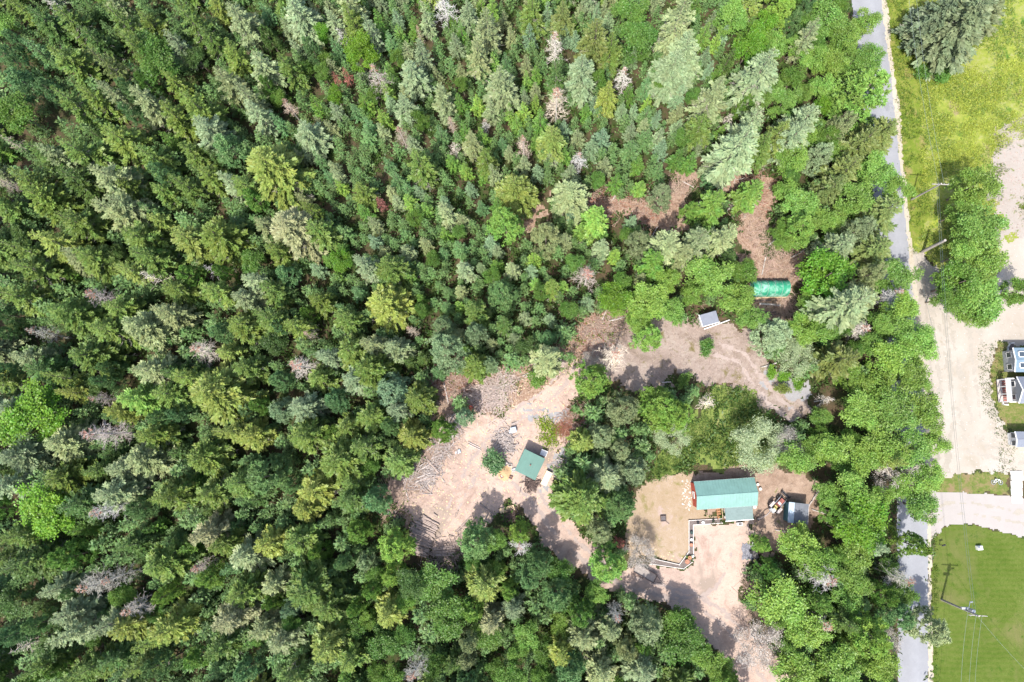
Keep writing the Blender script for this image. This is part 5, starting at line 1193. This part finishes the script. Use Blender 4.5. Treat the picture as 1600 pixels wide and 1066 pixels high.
FT = [((692, 590), (701, 631), .14, 'dark fallen trunk above the log yard'), ((797, 560), (785, 598), .11, 'long pale fallen trunk slanting over the brush pile'), ((816, 588), (840, 576), .11, 'short pale trunk right of the brush pile'),
      ((820, 590), (869, 573), .09, 'long thin pale trunk right of the brush pile'), ((773, 608), (796, 600), .12, 'pale trunk end sticking out of the brush pile'), ((956, 314), (972, 291), .12, 'pale fallen trunk across the slash strip'),
      ((1017, 373), (1027, 355), .1, 'short fallen trunk below the slash strip'), ((1096, 361), (1151, 317), .15, 'long grey fallen trunk right of the slash strip'), ((952, 502), (984, 494), .12, 'pale fallen trunk on brown ground left of the outbuilding'),
      ((1236, 403), (1267, 385), .12, 'pale fallen trunk above the tarp shelter, right side'), ((1200, 384), (1222, 366), .11, 'pale fallen trunk above the tarp shelter, left side'), ((983, 346), (988, 330), .1, 'short stub trunk under the slash strip'),
      ((1066, 284), (1083, 293), .1, 'short pale trunk at the right end of the slash strip'), ((941, 500), (948, 483), .1, 'thin broken trunk left of the outbuilding clearing'), ((1092, 275), (1112, 256), .12, 'grey leaning trunk right of the slash strip'),
      ((1196, 402), (1190, 430), .1, 'thin pale trunk just above the tarp shelter'), ((1034, 598), (1048, 597), .12, 'short grey log on shaded dirt in the upper clearing'), ((1280, 764), (1262, 792), .13, 'dark dead trunk leaning behind the grey-roofed shed'),
      ((1268, 796), (1290, 803), .09, 'pale thin pole right of the grey-roofed shed'), ((1211, 828), (1238, 833), .09, 'grey branch on the ground below the grey-roofed shed'), ((1190, 574), (1235, 561), .12, 'leaning white trunk at the right of the upper clearing')]
for (a, b, r, lb) in FT: log_obj(a, b, r, lb, None, .05, 'fallen_trunk', 'pale_bark' if 'pale' in lb or 'white' in lb else 'grey_wood', 'fallen trunk')

def brush(name, spots, label, mt, kind='stuff', cat='brush pile', ln=(.5, 2.2), w=(.03, .09), hgt=.5):
    rg = np.random.default_rng(len(label)); Q = []
    for (x, y, rad, n) in spots:
        c_ = at(x, y); R = rad * .1
        p = np.stack([c_.x + rg.normal(0, R * .55, n), c_.y + rg.normal(0, R * .55, n), rg.uniform(.03, hgt, n) * np.ones(n)], 1); a = rg.uniform(0, 6.28, n)
        d = np.stack([np.cos(a), np.sin(a), rg.normal(0, .18, n)], 1); l = rg.uniform(*ln, n)
        Q.append(sticks(p - d * l[:, None] * .5, p + d * l[:, None] * .5, rg.uniform(*w, n), rg))
    Q = np.concatenate(Q); Q[..., 2] = np.maximum(Q[..., 2], .04)
    o = link_mesh(name, quads(name, Q, M[mt])); o.color = (.42, .35, .31, 1); tag(o, label, cat, None, kind); return o
brush('brush_pile', [(768, 612, 24, 420), (790, 598, 20, 220), (748, 620, 22, 200), (775, 632, 20, 160)], 'big tangled pile of pale branches at the top of the log yard', 'twig')
brush('split_wood', [(788, 684, 17, 240), (796, 700, 12, 120)], 'heap of pale split wood left of the green-roofed shed', 'grey_wood', ln=(.3, .9), w=(.08, .18), cat='wood heap')
b_ = brush('slash_branches', [(690, 590, 36, 420), (720, 600, 30, 260), (845, 560, 34, 220), (920, 520, 44, 460), (700, 625, 26, 240), (960, 505, 30, 260), (1170, 300, 34, 260), (1180, 360, 30, 220), (1215, 410, 40, 420), (940, 318, 30, 220), (1010, 330, 34, 260), (1065, 290, 24, 200),
                             (690, 690, 26, 340), (668, 705, 24, 260), (620, 765, 30, 340), (650, 745, 22, 200), (612, 790, 22, 200), (905, 650, 22, 260), (912, 690, 18, 160), (1180, 960, 24, 160), (1175, 910, 18, 120), (1230, 480, 26, 200), (880, 735, 14, 120)], 'dead branches left lying on the cleared ground', 'twig', cat='dead branches', ln=(.5, 2.8), w=(.025, .065), hgt=.3)
b_.color = (.33, .245, .195, 1)
brush('rusty_branches', [(1170, 300, 34, 200), (940, 318, 30, 200), (1010, 330, 34, 200), (720, 600, 26, 120), (900, 655, 20, 260), (690, 590, 30, 200), (925, 520, 40, 200), (880, 670, 14, 220)], 'rusty red-brown dead boughs on the cleared ground', 'twig', cat='dead boughs', w=(.03, .08), hgt=.2).color = (.22, .10, .065, 1)
brush('cut_branches', [(674, 733, 18, 130), (690, 702, 18, 150), (664, 752, 14, 80), (642, 742, 18, 120), (705, 668, 16, 120)], 'pale cut branches and slabs heaped along the left yard edge', 'grey_wood', cat='cut branches', ln=(.5, 2.2), w=(.07, .16), hgt=.35)
brush('bottom_slabs', [(700, 866, 26, 150), (684, 878, 18, 70), (720, 850, 16, 60)], 'dark slabs and bark strewn round the low pile at the bottom yard edge', 'log', cat='slabs', ln=(.6, 2.4), w=(.08, .18), hgt=.3)
brush('litter_twigs', [(1040, 560, 70, 260), (1120, 560, 80, 420), (1180, 590, 50, 240), (950, 540, 40, 200), (760, 660, 70, 300), (690, 760, 60, 260), (640, 770, 40, 200), (1200, 760, 60, 160), (900, 600, 30, 160), (870, 680, 40, 200)], 'small twigs and bark litter strewn over the bare ground', 'twig', cat='litter', ln=(.2, .9), w=(.02, .06), hgt=.08).color = (.30, .235, .19, 1)
for k, (x, y, mt, lab) in enumerate([(797, 727, 'weathered_white', 'off-white crate left of the green-roofed shed, nearest its corner'), (791, 725, 'grey_sheet', 'dark grey crate beside the off-white crate left of the shed'), (781, 732, 'terracotta', 'orange-brown crate at the left of the sawdust heap'),
        (784, 744, 'rust_red', 'faded red crate below the sawdust heap'), (798, 746, 'terracotta', 'orange-brown crate right of the sawdust heap'), (803, 734, 'pale_panel', 'pale blue crate against the green-roofed shed corner')]):
    o = tag(empty('crate', at(x, y), k * .7), lab, 'crate', 'crates left of the green-roofed shed'); m = MB()
    for sx, sy, dx, dy in ((-.28, 0, .05, .45), (.28, 0, .05, .45), (0, -.2, .51, .05), (0, .2, .51, .05)): m.box((sx, sy, .17), (dx, dy, .34))
    m.build('side', M[mt], o); m = MB(); m.box((0, 0, .12), (.5, .34, .2)); m.build('contents', M['grey_wood' if k % 2 else 'dark_wood'], o)
# sawdust heap, plywood, scrap by the shed
nn = 15; o = tag(empty('sawdust_heap', at(788, 738)), 'orange-tan sawdust heap left of the green-roofed shed', 'sawdust heap')
V = [((i - 7) * .16, (j - 7) * .2, max(-.02, .55 * math.exp(-(((i - 7) / 4.2) ** 2 + ((j - 7) / 4.2) ** 2)) - .04 + rnd.uniform(0, .05))) for i in range(nn) for j in range(nn)]
m = MB(); m.add(V, [(i * nn + j, (i + 1) * nn + j, (i + 1) * nn + j + 1, i * nn + j + 1) for i in range(nn - 1) for j in range(nn - 1)]); m.build('heap', M['sawdust'], o)
o = tag(empty('plywood_sheet', at(792, 796, .25), .27), 'pale warped plywood sheet over dark scrap at the yard bottom', 'plywood sheet')
m = MB(); n2 = 9
m.add([(-1.2 + 2.4 * i / (n2 - 1), y, .12 * math.sin(i * .8) + (.05 if z else 0)) for i in range(n2) for y in (-.4, .4) for z in (0, 1)], [f for i in range(n2 - 1) for f in ((i * 4, i * 4 + 4, i * 4 + 6, i * 4 + 2)[::-1], (i * 4 + 1, i * 4 + 5, i * 4 + 7, i * 4 + 3), (i * 4, i * 4 + 4, i * 4 + 5, i * 4 + 1), (i * 4 + 2, i * 4 + 6, i * 4 + 7, i * 4 + 3)[::-1])]); m.build('sheet', M['fresh_wood'], o)
brush('scrap_heap', [(795, 803, 12, 140), (830, 757, 12, 140)], 'dark scrap wood and metal heaps at the bottom of the yard', 'dark_wood', cat='scrap heap', ln=(.3, 1.1), w=(.06, .2), hgt=.4)
# pile of dark tyres and rounds at the left tip of the yard
for k, (x, y) in enumerate([(618, 800), (612, 806), (622, 808), (606, 801), (616, 813)]):
    o = tag(empty('tyre', at(x, y), k), ['dark tyre at the left tip of the yard, topmost of five', 'dark tyre in the middle of the five at the left yard tip', 'dark tyre right of the others at the left yard tip', 'dark tyre farthest left of five at the left yard tip', 'dark tyre lowest of five at the left yard tip'][k], 'tyre', 'old tyres at the yard tip')
    wheel(o, (0, 0, .14), .4, .24, (.1 * (k % 2), .05, 1), 'dark_steel')

# ------------------------------------------------------------------ ground cover nobody could count
def scatter(name, polys, n, label, cat, colour, lh=(.2, .5), upright=.6, per=7, spread=.3, avoid=(), seed=1, wratio=.4, mt='leaf', bounds=None, patch=None):
    rg = np.random.default_rng(seed); P = []
    if polys:
        ws = [wpoly(p) for p in polys]; A = np.array([q for p in ws for q in p]); lo, hi = A.min(0), A.max(0)
    else: ws = None; lo, hi = np.array(bounds[0]), np.array(bounds[1])
    x = rg.uniform(lo[0], hi[0], n * 4); y = rg.uniform(lo[1], hi[1], n * 4); ok = np.ones(len(x), bool)
    if ws: ok &= np.max([sdf(p, x, y) for p in ws], 0) > 0
    for p in avoid: ok &= sdf(wpoly(p), x, y) < -.15
    if patch: ok &= vnoise(x, y, patch[0], seed) + .5 * vnoise(x, y, patch[0] * .35, seed + 1) > patch[1]
    x, y = x[ok][:n], y[ok][:n]; n = len(x)
    if not n: return
    p = np.repeat(np.stack([x, y, np.zeros(n)], 1), per, 0); k = len(p); p[:, :2] += rg.normal(0, spread, (k, 2)); ln = rg.uniform(*lh, k); p[:, 2] = .03 + rg.random(k) * (1 - upright) * lh[1]
    d = rg.normal(0, 1, (k, 3)); d[:, 2] = np.abs(d[:, 2]) * .5 + upright
    ct = np.repeat(rg.random((n, 3)), per, 0)
    o = link_mesh(name, quads(name, diamonds(p, d, ln, ln * wratio, rg, .8), M[mt], np.clip(ct * .6 + rg.random((k, 3)) * .4, 0, 1))); o.color = (*colour, 1)
    tag(o, label, cat, None, 'stuff'); return o
HARD = [P_ROAD, P_LOT, P_DRIVE, P_LAWN, P_YARD, P_PINK, P_HOUSELAWN, P_DIRT, P_MEADOW, P_STRIP, P_SLASH1, P_SLASH2]
scatter('undergrowth', None, 16000, 'leafy undergrowth and ferns on the forest floor', 'undergrowth', (.07, .125, .028), (.3, .75), .35, 8, .35, HARD + [P_SLASH3, P_SLASH4], 5, .45, bounds=((-95, -46), (64, 82)), patch=(4.0, -.12))
scatter('rough_grass', [P_ROUGH], 2600, 'rough green grass and weeds behind the cabin', 'rough grass', (.13, .20, .05), (.15, .4), .8, 6, .25, [], 6, .3, patch=(2.5, -.25))
scatter('vegetable_weeds', [P_WEED], 110, 'bright yellow-green weeds behind the green-roofed shed', 'weeds', (.19, .27, .02), (.15, .32), .3, 12, .35, [], 7, .6)
scatter('goldenrod', [[(1440, 120), (1600, 90), (1640, 200), (1560, 230), (1545, 290), (1440, 290)]], 8000, 'yellow flowering goldenrod covering the meadow', 'goldenrod', (.33, .385, .06), (.12, .30), .3, 4, .3, [], 8, .35, patch=(1.7, -.10))
scatter('meadow_grass', [P_MEADOW], 7000, 'green weeds and tall grass in the meadow', 'meadow grass', (.16, .235, .04), (.15, .38), .5, 5, .3, [P_LOT, [(1552, 215), (1600, 175), (1700, 150), (1700, 372), (1562, 376), (1556, 320), (1545, 280)], off(EDGE, 4)[:8] + off(EDGE, 40)[:7][::-1]], 9, .35, patch=(2.2, -.02))
scatter('lot_weeds', [[(1530, 540), (1566, 530), (1572, 580), (1560, 650), (1590, 690), (1580, 738), (1520, 742), (1560, 735), (1560, 690), (1530, 620)]], 300, 'weeds growing along the edge of the gravel lot', 'weeds', (.11, .15, .04), (.1, .3), .6, 6, .2, [], 10, .4)
scatter('verge_grass', [off(EDGE, 6)[:8] + off(EDGE, 40)[:7][::-1], off(EDGE, 8)[13:] + off(EDGE, 14)[13:][::-1]], 2200, 'tall uncut grass along the road verge', 'verge grass', (.12, .19, .03), (.15, .4), 1.0, 5, .18, [], 11, .3, patch=(2.0, -.1))
scatter('yard_weeds', [P_SLASH3, P_SLASH5, [(630, 740), (665, 735), (675, 800), (640, 805)]], 420, 'scattered green weeds around the log yard', 'weeds', (.12, .19, .02), (.2, .5), .6, 8, .3, [], 12, .45, patch=(2.2, .12))
scatter('bed_plants', [[(1577, 542), (1590, 540), (1590, 578), (1577, 574)], [(1566, 600), (1574, 600), (1574, 630), (1568, 630)], [(1020, 873), (1040, 878), (1040, 884), (1020, 880)], [(1120, 811), (1130, 810), (1130, 818), (1122, 818)]], 130, 'small green plants growing in the garden beds', 'bed plants', (.13, .23, .03), (.15, .35), .8, 8, .15, [], 13, .5)
scatter('sand_tufts', [[(1552, 215), (1600, 175), (1640, 165), (1640, 372), (1562, 376), (1556, 320), (1545, 280)]], 260, 'green tufts and low weeds on the bare sandy patch', 'tufts', (.13, .18, .03), (.15, .4), .5, 9, .3, [], 14, .4, patch=(2.2, .05))
def stones(name, polys, n, label, colour, s=(.05, .16), seed=1, mt='stone', cat='stones'):
    rg = np.random.default_rng(seed); ws = [wpoly(p) for p in polys]; A = np.array([q for p in ws for q in p]); lo, hi = A.min(0), A.max(0)
    x = rg.uniform(lo[0], hi[0], n * 5); y = rg.uniform(lo[1], hi[1], n * 5); ok = np.max([sdf(p, x, y) for p in ws], 0) > 0; x, y = x[ok][:n], y[ok][:n]; n = len(x)
    base = np.array([[1, 0, .1], [.3, .9, .1], [-.8, .6, .1], [-.8, -.6, .1], [.3, -.9, .1], [0, 0, .8]]) ; sc = rg.uniform(*s, n)[:, None, None] * rg.uniform(.7, 1.3, (n, 1, 3)); a = rg.uniform(0, 6.28, n)
    V = base[None] * sc; X_ = V[..., 0] * np.cos(a)[:, None] - V[..., 1] * np.sin(a)[:, None]; Y_ = V[..., 0] * np.sin(a)[:, None] + V[..., 1] * np.cos(a)[:, None]
    V = np.stack([X_ + x[:, None], Y_ + y[:, None], V[..., 2] + .02], -1).reshape(-1, 3); F = np.array([[0, 1, 5], [1, 2, 5], [2, 3, 5], [3, 4, 5], [4, 0, 5]])
    o = link_mesh(name, mesh_np(name, V, (F[None] + (np.arange(n) * 6)[:, None, None]).reshape(-1, 3), M[mt])); tag(o, label, cat, None, 'stuff')
stones('stones', [[(1064, 750), (1080, 750), (1081, 800), (1066, 795)]], 60, 'pale stones along the red gable wall of the cabin', None, (.05, .16), 3)
stones('pebbles', [P_YARD, P_PINK, P_HOUSELAWN], 2600, 'pebbles and clods strewn over the bare yard', None, (.03, .09), 4, 'log', 'pebbles')
stones('lot_stones', [P_LOT], 900, 'stones and debris strewn over the gravel lot', None, (.03, .10), 5, 'grey_wood', 'stones')
stones('sand_stones', [[(1552, 215), (1600, 175), (1640, 165), (1640, 372), (1562, 376), (1556, 320), (1545, 280)]], 700, 'grey stones on the bare sandy patch', None, (.04, .14), 8, 'log', 'stones')
stones('wood_chips', [P_YARD[20:], P_SLASH3], 1500, 'pale wood chips and bark strewn round the log yard', None, (.05, .16), 6, 'log_end', 'wood chips')
